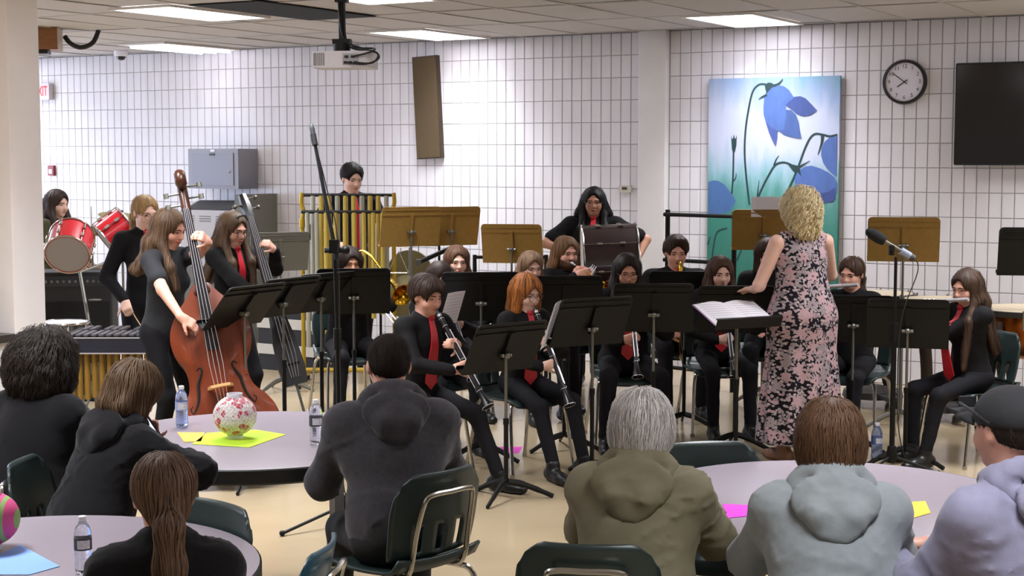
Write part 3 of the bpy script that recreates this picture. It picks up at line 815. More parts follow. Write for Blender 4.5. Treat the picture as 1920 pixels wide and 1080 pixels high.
    # face details
    def on_face(x, z_, out=.0):
        p = hp(x, .16, z_)
        for _ in range(60):
            v = Fb.val(p)[0]
            if v < .0005: break
            p = p - hf * max(min(v, .01), .0006)
        return p + hf * out
    rotM = Matrix((hl.tolist(), hf.tolist(), hu.tolist())).transposed()
    if eyes:
        hb = '#2a1d16' if sum(hcol[:3]) < .6 else '#6b5138'
        mbrow = mat('eyebrow ' + hb, hb, .8); mlip = mat('lips ' + sk, {'fair': '#b0685f', 'pale': '#bd7570', 'tan': '#8a4f45', 'warm': '#9c5550', 'brown': '#73433b'}[sk], .4)
        for sx in (1, -1):
            c = on_face(sx * .031, .0005, -.0055)
            mb = MB(); mb.ball((0, 0, 0), .0135 * hs, 10, (1, .62, .34 if hpitch > 6 else .5)); mb.mi = 1; mb.ball((0, .0055 * hs, -.001 if hpitch > 8 else 0), .0062 * hs, 8, (1, .7, .5 if hpitch > 6 else .75))
            mb.mi = 2; mb.tube([Vector((.0145 * math.cos(a) * hs, .0075 * hs * math.sin(a) + .0015, (.0046 * math.sin(a)) * hs)) for a in np.linspace(.1, PI - .1, 7)], .0021, 5)
            o = mb.build('eye', [M_EYEW, M_IRIS, mat('eyelash', '#20160f', .8)], root); o.matrix_local = Matrix.Translation(Vector(c)) @ rotM.to_4x4()
            b0 = [on_face(sx * x_, z_, .001) for x_, z_ in ((.013, .021), (.025, .0245), (.037, .024), (.047, .018))]
            MB().tube([Vector(p) for p in b0], [.0026, .0034, .0030, .0014], 5).build('eyebrow', mbrow, root)
        lp = [on_face(x_, -.0545, .0008) for x_ in (-.022, -.012, 0, .012, .022)]; lq = [on_face(x_, -.0615, .0006) for x_ in (-.018, -.009, 0, .009, .018)]
        MB().tube([Vector(p) for p in lp], [.0012, .0036, .0034, .0036, .0012], 5).tube([Vector(p) for p in lq], [.0014, .004, .0045, .004, .0014], 5).build('mouth', mlip, root)
    if beard:
        Bd = [ell(hp(0, .060, -.088), A((.050, .040, .034)) * hs, R_h, .02), ell(hp(.045, .035, -.065), A((.022, .04, .045)) * hs, R_h, .02), ell(hp(-.045, .035, -.065), A((.022, .04, .045)) * hs, R_h, .02), ell(hp(0, .094, -.043), A((.028, .012, .006)) * hs, R_h, .006), ell(hp(0, .105, -.058), A((.02, .02, .007)) * hs, R_h, .005, '-')]
        Fd = field(Bd, .006); V, Qd = nets(Fd); sv, sq, sc_ = strands(Fd, V, 220, lin(beard), hp(0, .09, -.03), seg=3, step=.008, width=.004)
        link(bpy.data.objects.new('beard', np_mesh('beard', np.concatenate([V, sv]), np.concatenate([Qd, sq + len(V)]), HAIRM, np.concatenate([np.tile(A(lin(beard))[None], (len(V), 1)), sc_]))), root)
    if specs:
        mb = MB(); ctr = []
        for sx in (1, -1):
            c = hp(sx * .032, .108, -.002); ctr.append(c); pts = [Vector(c + (hl * math.cos(a) * .024 + hu * math.sin(a) * .0205) * hs) for a in np.linspace(0, 2 * PI, 16, endpoint=False)]
            mb.tube(pts, .0016, 5, closed=True); mb.tube([Vector(hp(sx * .056, .106, .004)), Vector(hp(sx * .078, .08, .006)), Vector(hp(sx * .083, .0, .006))], .0015, 5)
        mb.tube([Vector(hp(.009, .108, .004)), Vector(hp(0, .113, .006)), Vector(hp(-.009, .108, .004))], .0015, 5)
        mb.build('glasses', M_WIRE if specs is True else specs, root)
    if tie:
        Ft = info['Ft']; ring = []
        def front(u, s_=0.):
            p = pel + tu * u * S + tf2 * .42 + tl2 * s_
            for _ in range(120):
                v = Ft.val(p)[0]
                if v < .002: break
                p = p - tf2 * max(min(v, .012), .0015)
            return p + tf2 * .006
        us = np.linspace(.53, tie if tie is not True else .08, 13); ws = np.linspace(.017, .048, 13); ws[0] = .02
        vs_ = []; m_ = 0.; pf = None
        for u, w_ in zip(us, ws):
            c = front(u)
            if pf is not None and (c - pf) @ tf2 < -.004 and u < .4: c = c + tf2 * (-.004 - (c - pf) @ tf2)          # a tie hangs, it does not follow hollows
            pf = c; vs_.append((c - tl2 * w_, c + tl2 * w_, c + tl2 * w_ - tf2 * .006, c - tl2 * w_ - tf2 * .006))
        tip = vs_[-1][0] * .5 + vs_[-1][1] * .5 - tu * .045
        mb = MB(); VV = [Vector(p) for r in vs_ for p in r] + [Vector(tip)]
        fs = [(4 * i + a, 4 * i + (a + 1) % 4, 4 * i + 4 + (a + 1) % 4, 4 * i + 4 + a) for i in range(12) for a in range(4)]
        t_ = len(VV) - 1; fs += [(48, 49, t_), (49, 50, t_), (50, 51, t_), (51, 48, t_)]
        mb.add(VV, fs); kn = Vector(front(.535)); mb.ball(kn, .022, 8, (1, .8, 1)); mb.build('tie', M_TIE, root)
    info['knee'] = knee; info['wr'] = wr; info['el'] = el_
    PEOPLE.append(info); return info
# ================================================================ furniture and fittings
M_CHAIR = mat('dark green plastic shell', '#1f2c2b', .38, var=.06, vscale=20, spec=.45)
M_BLUECH = mat('blue green plastic shell', '#1f4657', .3, spec=.5)
def chair_proto(name, label, m):
    t = thing(name, label, 'chair', (0, 0, 0), 0)
    N_, K = 22, 16
    def back(u, v):
        x = (u * 2 - 1); zz = .50 + v * .315; hw = .205 + .012 * math.sin(v * PI)
        rc = max(0, (v - .86) / .14); hw *= math.sqrt(max(1 - .10 * rc * rc * 2.5, 0))
        zz -= (.05 * max(0, (abs(x) - .72) / .28) ** 2) * (1 if v > .5 else 0) * (v - .5) * 2
        return Vector((x * hw, .175 + v * .085 + .012 * math.cos(v * PI) - .045 * x * x, zz))
    mb = MB(); vs = [back(i / N_, j / K) for j in range(K + 1) for i in range(N_ + 1)]; fs = []
    for j in range(K):
        for i in range(N_):
            if 1 <= j <= 5 and i in (5, 6, 10, 11, 15, 16): continue        # the three vent slots
            fs.append((j * (N_ + 1) + i, j * (N_ + 1) + i + 1, (j + 1) * (N_ + 1) + i + 1, (j + 1) * (N_ + 1) + i))
    mb.add(vs, fs); o = mb.build('backrest', m, t); with_mod(o, 'SOLIDIFY', thickness=.011, offset=0)
    def seat(u, v):
        x = u * 2 - 1; yy = .205 - v * .43; zz = .445 + .006 * x * x * 3 - .012 * math.sin(v * PI)
        if v > .82: zz -= ((v - .82) / .18) ** 2 * .045
        if v < .12: zz += ((.12 - v) / .12) ** 2 * .05
        hw = .205 + .02 * math.sin(v * PI * .9)
        if v > .85: hw -= ((v - .85) / .15) ** 2 * .03
        return Vector((x * hw, yy, zz))
    mb = MB(); mb.grid(seat, 12, 14); o = mb.build('seat', m, t); with_mod(o, 'SOLIDIFY', thickness=.011, offset=0)
    for s in (-1, 1):
        MB().tube(bez([(s * .05, -.17, .425), (s * .17, -.175, .425), (s * .205, -.185, .40), (s * .222, -.215, .2), (s * .235, -.245, .012)], 5), .0115, 8).build('leg', M_CHROME, t)
        MB().tube(bez([(s * .12, -.05, .425), (s * .145, .12, .425), (s * .19, .185, .39), (s * .21, .215, .2), (s * .225, .255, .012)], 5), .0115, 8).build('leg', M_CHROME, t)
        MB().cyl((s * .235, -.245, 0), (s * .235, -.245, .02), .015, 8).build('foot', M_CHROME, t); MB().cyl((s * .225, .255, 0), (s * .225, .255, .02), .015, 8).build('foot', M_CHROME, t)
    q = [(-.125, .03, .43), (-.13, .15, .432), (-.135, .195, .47), (-.132, .222, .60), (-.12, .252, .715), (-.09, .262, .74), (0, .268, .742), (.09, .262, .74), (.12, .252, .715), (.132, .222, .60), (.135, .195, .47), (.13, .15, .432), (.125, .03, .43)]
    MB().tube(bez(q, 4), .0095, 8).build('back_frame', M_CHROME, t)
    return t
CH = chair_proto('stacking_chair', 'dark green plastic chair under the seated clarinet boy', M_CHAIR)
CH_used = [False]
def chair(label, x, d, yaw, group='dark green stacking chairs', proto=None):
    if proto is None and not CH_used[0]:
        CH_used[0] = True; c = CH; c['label'] = label; c.location = c2r((x, d, 0)); c.rotation_euler = (0, 0, TH + math.radians(yaw))
    else: c = place_copy(proto or CH, label, (x, d, 0), yaw)
    c['group'] = group; return c
def music_stand(label, px, py, d, yaw, tilt=20, m=None, w_=.50, hh=.33, group='music stands', post=None, name='music_stand', base=True, chan=True):
    m = m or M_BLACKM; post = post or M_BLACKM; P = D(px, py, d); zc = P.z
    t = thing(name, label, 'music stand', (P.x, P.y, 0), yaw, group)
    tr = math.radians(tilt); R = Matrix.Rotation(-tr, 3, 'X')       # +Y is the side the player reads; top leans to -Y... towards the back
    R = Matrix.Rotation(tr, 3, 'X'); c = Vector((0, 0, zc))
    pts = []
    for cx, cz, a0 in ((w_ / 2 - .03, hh / 2 - .03, 0), (-w_ / 2 + .03, hh / 2 - .03, 90)):
        for i in range(4): a = math.radians(a0 + 30 * i); pts.append((cx + .03 * math.cos(a), cz + .03 * math.sin(a)))
    pts += [(-w_ / 2, -hh / 2), (w_ / 2, -hh / 2)]
    mb = MB(); mb.prism(pts, -.003, .003, c, R, 1)
    dk = mb.build('desk', m, t)
    mb = MB(); mb.box(c + R @ Vector((0, .03, -hh / 2 + .003)), (w_, .06, .005), R); mb.box(c + R @ Vector((0, .062, -hh / 2 + .011)), (w_, .004, .02), R); mb.build('ledge', m, t)
    if chan:
        MB().box(c + R @ Vector((0, -.006, hh * .30)), (w_ - .02, .008, .012), R).box(c + R @ Vector((0, -.006, hh * .42)), (w_ - .05, .006, .008), R).build('rib', m, dk)
        MB().box(c + R @ Vector((0, -.012, hh * .05)), (.026, .022, hh * .55), R).build('bracket', post if m is M_BLACKM else m, t)
    k0 = c + R @ Vector((0, -.025, -hh * .12))
    MB().cyl(k0 - Vector((.035, 0, 0)), k0 + Vector((.035, 0, 0)), .012, 8).ball(k0 + Vector((0, -.014, .0)), .019, 10).build('knob', M_STEEL, t)
    zj = max(.35, k0.z - .42)
    MB().cyl((0, k0.y, zj), (0, k0.y, k0.z), .0085, 8).build('inner_post', M_STEEL, t)
    MB().cyl((0, k0.y, .09), (0, k0.y, zj + .06), .0135, 8).cyl((0, k0.y, zj + .03), (0, k0.y, zj + .065), .017, 8).build('post', post, t)
    for a in (90, 210, 330):
        a = math.radians(a); dv = Vector((math.cos(a), math.sin(a), 0)); o0 = Vector((0, k0.y, 0))
        MB().tube(bez([o0 + dv * .012 + Vector((0, 0, .10)), o0 + dv * .09 + Vector((0, 0, .085)), o0 + dv * .18 + Vector((0, 0, .05)), o0 + dv * .27 + Vector((0, 0, .010))], 4), [.014] * 5 + [.012] * 4 + [.010] * 4, 6, flat=1.5).build('leg', post, t)
    return t, c, R
M_TOP = mat('lilac grey laminate', '#8f858f', .32, var=.02, vscale=60, spec=.45)
M_EDGE = mat('black rubber edge', '#0f0e0e', .5)
M_LEG = mat('grey painted leg', '#8b8783', .4, .3)
def table(label, x, d, ang):
    t = thing('round_table', label, 'table', (x, d, 0), 0, 'round lunch tables'); r = .686; z1 = .74
    MB().lathe([(0, z1 - .012), (r - .012, z1 - .012), (r - .006, z1 - .008), (r - .006, z1 - .002), (r - .012, z1), (0, z1)], 72).build('tabletop', M_TOP, t)
    MB().lathe([(r - .07, z1 - .062), (r - .02, z1 - .066), (r, z1 - .055), (r, z1 - .006), (r - .006, z1 - .001), (r - .0065, z1 - .013), (r - .07, z1 - .02)], 72).build('edge_band', M_EDGE, t)
    fm = MB(); fm.box((0, 0, z1 - .045), (.9, .05, .05)).box((0, 0, z1 - .045), (.05, .9, .05)).cyl((0, 0, z1 - .07), (0, 0, z1 - .015), .12, 16); fm.build('under_frame', M_BLACKM, t)
    for k_ in range(4):
        a = math.radians(ang + 90 * k_); p = Vector((math.cos(a), math.sin(a), 0)) * (r - .035)
        MB().box((p.x, p.y, z1 / 2 - .03), (.042, .042, z1 - .065), Matrix.Rotation(a, 3, 'Z')).build('leg', M_LEG, t)
        MB().cyl((p.x, p.y, 0), (p.x, p.y, .025), .03, 10).build('foot', M_BLKPL, t)
    return t
TAB_L = (-1.08, 6.5); TAB_R = (1.13, 5.33); TAB_B = (-1.42, 4.40)
table('round grey table with the floral paper lantern on it', *TAB_L, -53)
table('round grey table in front of the three people with grey and green coats', *TAB_R, -69)
table('round grey table in the lower corner with blue napkins', *TAB_B, -20)

# ---------------- things on the tables
M_PET = mat('clear bottle plastic', '#eef2fb', .06, trans=.92, spec=.5)
M_PETB = mat('bluish bottle plastic', '#aebfe6', .08, trans=.8, spec=.5)
M_LABEL = mat('bottle label', '#c9c9d2', .5, var=.3, vscale=90, stretch=(1, 1, 4))
M_LABDK = mat('dark bottle label', '#3a3a44', .5, var=.4, vscale=60)
M_CAPW = mat('white cap', '#e6e6ee', .4)
def bottle(label, px, d, z0, hgt, m, lab, group='plastic water bottles'):
    P = D(px, 300, d); s = hgt / .21
    t = thing('water_bottle', label, 'bottle', (P.x, d, z0), 20, group)
    pr = [(0, 0), (.026, 0), (.031, .006), (.032, .02)]
    for i in range(4): pr += [(.032, .03 + i * .014), (.0305, .036 + i * .014), (.032, .042 + i * .014)]
    pr += [(.032, .135), (.031, .15), (.026, .17), (.017, .185), (.0125, .192), (.0125, .198), (0, .198)]
    MB().lathe([(a * s, b * s) for a, b in pr], 18).build('bottle_body', m, t)
    MB().lathe([(.0322 * s, .088 * s), (.0326 * s, .088 * s), (.0326 * s, .132 * s), (.0322 * s, .132 * s)], 18).build('label', [lab], t)
    a = [Vector((.0329 * s * math.sin(q), -.0329 * s * math.cos(q), 0)) for q in np.linspace(-.75, .75, 7)]
    mb = MB(); vs = [p + Vector((0, 0, .094 * s)) for p in a] + [p + Vector((0, 0, .126 * s)) for p in a]; mb.add(vs, [(i, i + 1, i + 8, i + 7) for i in range(6)]); mb.build('label_print', M_LABEL, t)
    MB().lathe([(0, .194 * s), (.0142 * s, .194 * s), (.0142 * s, .209 * s), (.012 * s, .211 * s), (0, .211 * s)], 14).build('cap', M_CAPW, t)
bottle('blue tinted water bottle beside the person looking at a phone', 332, 6.75, .741, .182, M_PETB, mat('pale blue label', '#9aa9d6', .5, var=.2, vscale=70))
bottle('clear water bottle at the elbow of the man in the dark grey hoodie', 587, 6.35, .741, .185, M_PET, M_LABDK)
bottle('clear water bottle with dark label on the table in the lower corner', 138, 4.36, .741, .165, M_PET, M_LABDK)
bottle('water bottle standing on the floor beside the microphone stand', 1655, 9.75, 0, .235, M_PETB, mat('deep blue label', '#4a66a0', .5))
def sheet(name, label, cat, pts, z0, m, yaw=0, th=.0012, lift=.0):
    """a thin sheet from pixel corners on a level surface"""
    P = [G(x, y, z0) for x, y in pts]; c = sum(P, Vector()) / len(P)
    t = MB(); t.prism([((p - c).x, (p - c).y) for p in P], 0, th); o = t.build(name, m); o.location = c2r((c.x, c.y, z0 + lift)); o.rotation_euler = (0, 0, TH)
    return tag(o, label, cat)
sheet('napkin', 'lime green napkin under the floral lantern', 'napkin', [(360, 833), (388, 812), (480, 806), (536, 815), (468, 839)], .741, mat('lime paper', '#b6dc2e', .8, bump=.3, bscale=25))
sheet('napkin', 'orange napkin next to the blue water bottle', 'napkin', [(332, 811), (384, 811), (377, 828), (345, 829)], .741, mat('orange paper', '#eeb04c', .8))
sheet('napkin', 'magenta napkin by the hand of the grey haired woman', 'napkin', [(1355, 945), (1412, 948), (1400, 968), (1362, 972)], .741, mat('magenta paper', '#cf35c0', .8, bump=.4, bscale=30))
sheet('napkin', 'yellow napkin on the table next to the capped man', 'napkin', [(1688, 943), (1735, 940), (1745, 962), (1700, 975)], .741, mat('yellow paper', '#e8bd3a', .8))
sheet('napkin', 'light blue napkin lying beside the striped lantern', 'napkin', [(0, 1040), (38, 1022), (112, 1062), (55, 1078), (-40, 1078)], .741, mat('light blue paper', '#7fa6ea', .8, bump=.3, bscale=20))
sheet('folder', 'magenta folder lying on the floor under the clarinet players', 'folder', [(930, 850), (938, 838), (980, 838), (972, 850)], 0, mat('magenta card', '#c832a8', .6))
def lantern(label, px, d, z0, R, m, nrim):
    P = D(px, 300, d); t = thing('paper_lantern', label, 'lantern', (P.x, d, z0))
    pr = [(R * .33, .012)] + [(R * math.sin(a), .012 + R * .93 * (1 - math.cos(a)) ) for a in np.linspace(.36, PI - .36, 15)]
    MB().lathe([(R * .30, .012)] + pr[1:] + [(R * .34, pr[-1][1])], 36).build('globe', m, t)
    MB().lathe([(R * .30, 0), (R * .36, 0), (R * .36, .016), (R * .30, .016)], 24).build('base_ring', M_CAPW, t)
    zt = pr[-1][1]; MB().lathe([(R * .33, zt - .003), (R * .37, zt - .003), (R * .36, zt + .014), (R * .32, zt + .014)], 24).build('top_ring', M_CAPW, t)
    return t
def floral(name, base, cols, scale, edge=.25, rough=.6, line='#3b3238', bump=0., leafy=False):
    m = mat(name, base, rough); nt = m.node_tree; b = nt.nodes['Principled BSDF']
    tc = nt.nodes.new('ShaderNodeTexCoord'); ns = nt.nodes.new('ShaderNodeTexNoise'); ns.inputs['Scale'].default_value = scale * 1.6; ns.inputs['Detail'].default_value = 2
    nt.links.new(tc.outputs['Object'], ns.inputs['Vector'])
    ma = nt.nodes.new('ShaderNodeVectorMath'); ma.operation = 'MULTIPLY_ADD'; ma.inputs[1].default_value = (.55 / scale,) * 3
    nt.links.new(ns.outputs['Color'], ma.inputs[0]); nt.links.new(tc.outputs['Object'], ma.inputs[2])
    vo = nt.nodes.new('ShaderNodeTexVoronoi'); vo.inputs['Scale'].default_value = scale; nt.links.new(ma.outputs[0], vo.inputs['Vector'])
    rp = nt.nodes.new('ShaderNodeValToRGB'); cr = rp.color_ramp; cr.interpolation = 'CONSTANT'
    for i, c in enumerate(cols):
        e = cr.elements[i] if i < 2 else cr.elements.new(0); e.position = i / len(cols); e.color = lin(c)
    sp = nt.nodes.new('ShaderNodeSeparateColor'); nt.links.new(vo.outputs['Color'], sp.inputs[0]); nt.links.new(sp.outputs[0], rp.inputs[0])
    gt = nt.nodes.new('ShaderNodeMath'); gt.operation = 'LESS_THAN'; gt.inputs[1].default_value = edge; nt.links.new(vo.outputs['Distance'], gt.inputs[0])
    mx = nt.nodes.new('ShaderNodeMix'); mx.data_type = 'RGBA'; mx.inputs[6].default_value = lin(base)
    nt.links.new(gt.outputs[0], mx.inputs[0]); nt.links.new(rp.outputs[0], mx.inputs[7])
    v2 = nt.nodes.new('ShaderNodeTexVoronoi'); v2.feature = 'DISTANCE_TO_EDGE'; v2.inputs['Scale'].default_value = scale * 2.3; nt.links.new(ma.outputs[0], v2.inputs['Vector'])
    g2 = nt.nodes.new('ShaderNodeMath'); g2.operation = 'LESS_THAN'; g2.inputs[1].default_value = .07; nt.links.new(v2.outputs['Distance'], g2.inputs[0])
    m2 = nt.nodes.new('ShaderNodeMix'); m2.data_type = 'RGBA'; m2.inputs[7].default_value = lin(line); nt.links.new(mx.outputs[2], m2.inputs[6]); nt.links.new(g2.outputs[0], m2.inputs[0])
    nt.links.new(m2.outputs[2], b.inputs['Base Color']); return m
lantern('white paper lantern with pink and green flower print', 433, 6.47, .7425, .092, floral('flower print lantern paper', '#e6ddd8', ['#b82a48', '#d9b9b5', '#7f9f88', '#c04060', '#d8cfc6', '#b9a8b0'], 34, .50, line='#b9aeb2'), 0)
# striped lantern at the picture's left edge
m = mat('striped knit lantern', '#c8487c', .7); nt = m.node_tree; tc = nt.nodes.new('ShaderNodeTexCoord'); wv = nt.nodes.new('ShaderNodeTexWave'); wv.bands_direction = 'X'; wv.inputs['Scale'].default_value = 9
rp = nt.nodes.new('ShaderNodeValToRGB'); rp.color_ramp.interpolation = 'CONSTANT'
for i, c in enumerate(['#d24a86', '#e8d7da', '#8aa860', '#b03a70']):
    e = rp.color_ramp.elements[i] if i < 2 else rp.color_ramp.elements.new(0); e.position = i * .25; e.color = lin(c)
nt.links.new(tc.outputs['Object'], wv.inputs['Vector']); nt.links.new(wv.outputs['Fac'], rp.inputs[0]); nt.links.new(rp.outputs[0], nt.nodes['Principled BSDF'].inputs['Base Color'])
lantern('pink and green striped lantern at the edge of the corner table', -38, 4.62, .7425, .088, m, 0)
P = G(612, 808, .742)
o = MB().rbox((0, 0, .016), (.11, .07, .03), .025).build('spectacle_case', M_BLKPL); o.location = c2r((P.x, P.y, .741)); o.rotation_euler = (0, 0, TH + .2); tag(o, 'black case lying behind the clear bottle', 'case')

# ---------------- wall fittings (room frame)
def wall_thing(name, label, cat, u, z0, depth=0.):
    t = bpy.data.objects.new(name, None); t.location = (u, -depth - .007, z0); link(t); return tag(t, label, cat)
# brown loudspeaker panel, tilted
t = wall_thing('wall_speaker', 'tall brown fabric loudspeaker leaning on the block wall', 'speaker', -.93, 2.40)
R = Matrix.Rotation(math.radians(-3.0), 3, 'Y')
MB().box((0, -.03, 0), (.285, .06, 1.0), R).build('cabinet', mat('brown speaker cabinet', '#3a2a1a', .6), t)
MB().rbox((0, -.064, 0), (.272, .012, .985), .01, 2, R, 1).build('grille', mat('brown speaker cloth', '#54452f', .95, bump=.4, bscale=180, var=.06, vscale=140), t)
# clock
t = wall_thing('wall_clock', 'round white wall clock with a black rim', 'clock', 3.785, 2.54)
AX = (0, -1, 0)
MB().lathe([(0, 0), (.183, 0), (.187, .02), (.180, .048), (.162, .05), (.158, .03), (0, .03)], 48, axis=AX).build('case', mat('black clock rim', '#19171a', .35), t)
MB().lathe([(0, .0301), (.159, .0301), (.159, .033), (0, .033)], 48, axis=AX).build('dial', mat('white clock dial', '#d7d3dc', .5), t)
M_INK = mat('black print', '#1d1b20', .6)
for i in range(1, 13):
    a = math.radians(90 - 30 * i); text_obj(str(i), .044, M_INK, 'numeral', t, (.128 * math.cos(a), -.0336, .128 * math.sin(a)), (PI / 2, 0, 0), .0004)
for i in range(60):
    a = math.radians(6 * i); MB().box((.152 * math.cos(a), -.0335, .152 * math.sin(a)), (.007, .001, .0016), Matrix.Rotation(-a, 3, 'Y')).build('minute_mark', M_INK, t)
def hand(a, L, w_, nm):
    a = math.radians(90 - a); d_ = Vector((math.cos(a), 0, math.sin(a))); MB().box(d_ * (L / 2 - .015) + Vector((0, -.037, 0)), (L + .03, .0015, w_), Matrix.Rotation(-a, 3, 'Y')).build(nm, M_INK, t)
hand(235, .072, .008, 'hour_hand'); hand(307, .118, .006, 'minute_hand'); MB().lathe([(0, .036), (.008, .036), (.008, .041), (0, .041)], 12, axis=AX).build('hub', M_INK, t)
# television
t = wall_thing('television', 'large black wall television, switched off', 'television', 4.225 + .72, 2.265, .02)
MB().rbox((0, -.06, 0), (1.44, .05, .825), .012, 2, None, 1).build('casing', M_BLKPL, t)
MB().box((0, -.0865, .004), (1.415, .004, .79)).build('screen', mat('switched off screen', '#0d0d0f', .12, spec=.6), t)
MB().box((0, -.02, 0), (.5, .05, .4)).build('wall_bracket', M_BLACKM, t)
# thermostat, fire pull station, exit sign, dome camera
t = wall_thing('thermostat', 'small beige thermostat on the wall beside the pilaster', 'thermostat', 1.215, 1.625)
MB().rbox((0, -.016, 0), (.125, .032, .065), .008, 2, None, 1).build('cover', mat('beige plastic', '#c9c2b4', .5), t); MB().box((0, -.034, .005), (.05, .003, .024)).build('window', M_DKGREY, t)
t = wall_thing('fire_alarm', 'small red fire alarm pull box on the far wall', 'fire alarm', -6.12, 1.755)
MB().rbox((0, -.02, 0), (.09, .04, .12), .01, 2, None, 1).build('housing', mat('red enamel', '#7d1c28', .4), t); MB().box((0, -.042, -.01), (.05, .004, .05)).build('pull_plate', M_CAPW, t)
t = wall_thing('exit_sign', 'red EXIT sign on the wall behind the column', 'sign', -6.20, 2.66)
MB().rbox((0, -.04, 0), (.25, .07, .19), .012, 2, None, 1).build('housing', mat('pale sign housing', '#c9c3c6', .5), t)
text_obj('EXIT', .19, mat('red sign letters', '#c0182a', .4, emit=('#d81a2c', .5)), 'letters', t, (0, -.0765, .0), (PI / 2, 0, 0), .001).scale = (.5, .85, 1)
t = bpy.data.objects.new('dome_camera', None); p = c2r(D(227, 110, 16.75)); t.location = (p.x, p.y, CEIL); link(t); tag(t, 'small white security dome camera under the ceiling', 'camera')
MB().lathe([(0, 0), (.075, 0), (.075, -.05), (.06, -.06), (0, -.06)], 20).build('mount', M_CAPW, t); MB().lathe([(.05, -.058), (.05, -.07), (.035, -.095), (0, -.105)], 16).build('dome', mat('smoked dome', '#16161a', .1), t)
# grey wall cabinet (box) and the heater under it
t = wall_thing('wall_cabinet', 'grey steel wall cabinet with one hinged door', 'cabinet', -3.44, 1.79)
M_CAB = mat('grey enamel steel', '#8b8a92', .42, .15)
MB().rbox((0, -.16, 0), (.68, .32, .42), .006, 2, None, 1).build('body', M_CAB, t)
o = MB().rbox((-.0, -.324, -.005), (.56, .012, .34), .006, 2, None, 1).build('door', mat('grey enamel door', '#85858f', .4, .15), t)
MB().box((0, -.333, .15), (.07, .01, .02)).build('latch', M_DKGREY, o); MB().ball((.23, -.335, -.03), .012, 8).build('knob', M_CHROME, o)
MB().box((0, -.322, .19), (.06, .006, .022)).build('maker_plate', M_CAPW, t)
t = wall_thing('floor_heater', 'white and grey floor heater standing under the wall cabinet', 'heater', -3.28, 0)
hb = MB(); hb.prism([(-.0, 0), (-.62, 0), (-.62, .78), (0, .78)], -.42, .42, (0, 0, 0), None, 0); hb.build('base_cabinet', mat('mid grey enamel', '#66665f', .5), t)
hb = MB(); hb.prism([(-.0, .78), (-.55, .78), (-.55, 1.36), (-.30, 1.45), (0, 1.45)], -.42, .30, (0, 0, 0), None, 0); hb.build('upper_panel', mat('off white enamel', '#c2bfc2', .45), t)
hb = MB(); hb.prism([(-.535, 1.375), (-.325, 1.452), (-.30, 1.459), (-.54, 1.372)], -.36, .24, (0, 0, 0), None, 0); hb.build('vent_slot', M_DKGREY, t)
for x0 in (-.25, -.03, .19): 
    for k_ in range(3): MB().box((x0 - .05, -.552, 1.30 - k_ * .025), (.15, .004, .008)).build('louvre', M_GREYSTAND, t)
MB().box((.37, -.27, 1.15), (.12, .54, .76)).build('side_panel', mat('olive grey enamel', '#6b6a61', .5), t)
# painting of bellflowers
t = wall_thing('flower_painting', 'tall painting of blue bellflowers on a misty green ground', 'painting', 2.05, .70, .02)
PW, PZ0, PZ1 = 1.195, .70, 2.605
m = mat('misty painted ground', '#88b8c8', .55); nt = m.node_tree; b = nt.nodes['Principled BSDF']; tc = nt.nodes.new('ShaderNodeTexCoord')
sx = nt.nodes.new('ShaderNodeSeparateXYZ'); nt.links.new(tc.outputs['Object'], sx.inputs[0])
mp = nt.nodes.new('ShaderNodeMapping'); mp.inputs['Scale'].default_value = (7, 1, 1.6); nt.links.new(tc.outputs['Object'], mp.inputs[0])
ns = nt.nodes.new('ShaderNodeTexNoise'); ns.inputs['Scale'].default_value = 1.4; ns.inputs['Detail'].default_value = 4; nt.links.new(mp.outputs[0], ns.inputs['Vector'])
ad = nt.nodes.new('ShaderNodeMath'); ad.operation = 'MULTIPLY_ADD'; ad.inputs[1].default_value = .55; nt.links.new(ns.outputs['Fac'], ad.inputs[0])
xa = nt.nodes.new('ShaderNodeMath'); xa.operation = 'MULTIPLY_ADD'; xa.inputs[1].default_value = .12; nt.links.new(sx.outputs[0], xa.inputs[0]); nt.links.new(sx.outputs[2], xa.inputs[2])
nt.links.new(xa.outputs[0], ad.inputs[2])
mr = nt.nodes.new('ShaderNodeMapRange'); mr.inputs[1].default_value = .25; mr.inputs[2].default_value = 2.35; nt.links.new(ad.outputs[0], mr.inputs[0])
rp = nt.nodes.new('ShaderNodeValToRGB'); cr = rp.color_ramp; stops = [(0, '#2a6b5d'), (.33, '#367c6f'), (.46, '#528e88'), (.55, '#82abb6'), (.66, '#b6bcd4'), (.80, '#b4bcd5'), (.92, '#8ca3c8'), (1, '#739fb8')]
for i, (p_, c_) in enumerate(stops):
    e = cr.elements[i] if i < 2 else cr.elements.new(p_); e.position = p_; e.color = lin(c_)
nt.links.new(mr.outputs[0], rp.inputs[0]); nt.links.new(rp.outputs[0], b.inputs['Base Color'])
MB().box((PW / 2, -.02, (PZ1 - PZ0) / 2), (PW, .04, PZ1 - PZ0)).build('canvas', m, t)
def pp(X, Y): return (PW * (X - 45) / 755, PZ1 - PZ0 - (130 + Y / 3.086 - 146) / 211)
def smooth_poly(pts, n=4):
    P_ = [Vector((x, y, 0)) for x, y in pts]; m_ = len(P_); out = []
    for i in range(m_):
        a, b_, c, d_ = P_[i - 1], P_[i], P_[(i + 1) % m_], P_[(i + 2) % m_]
        for k_ in range(n):
            q = k_ / n; v = .5 * ((2 * b_) + (c - a) * q * .7 + (2 * a - 5 * b_ + 4 * c - d_) * q * q * .0 + 0 * b_)
            v = b_ + (c - b_) * q; out.append((v.x, v.y))
    return out
lay = [0]
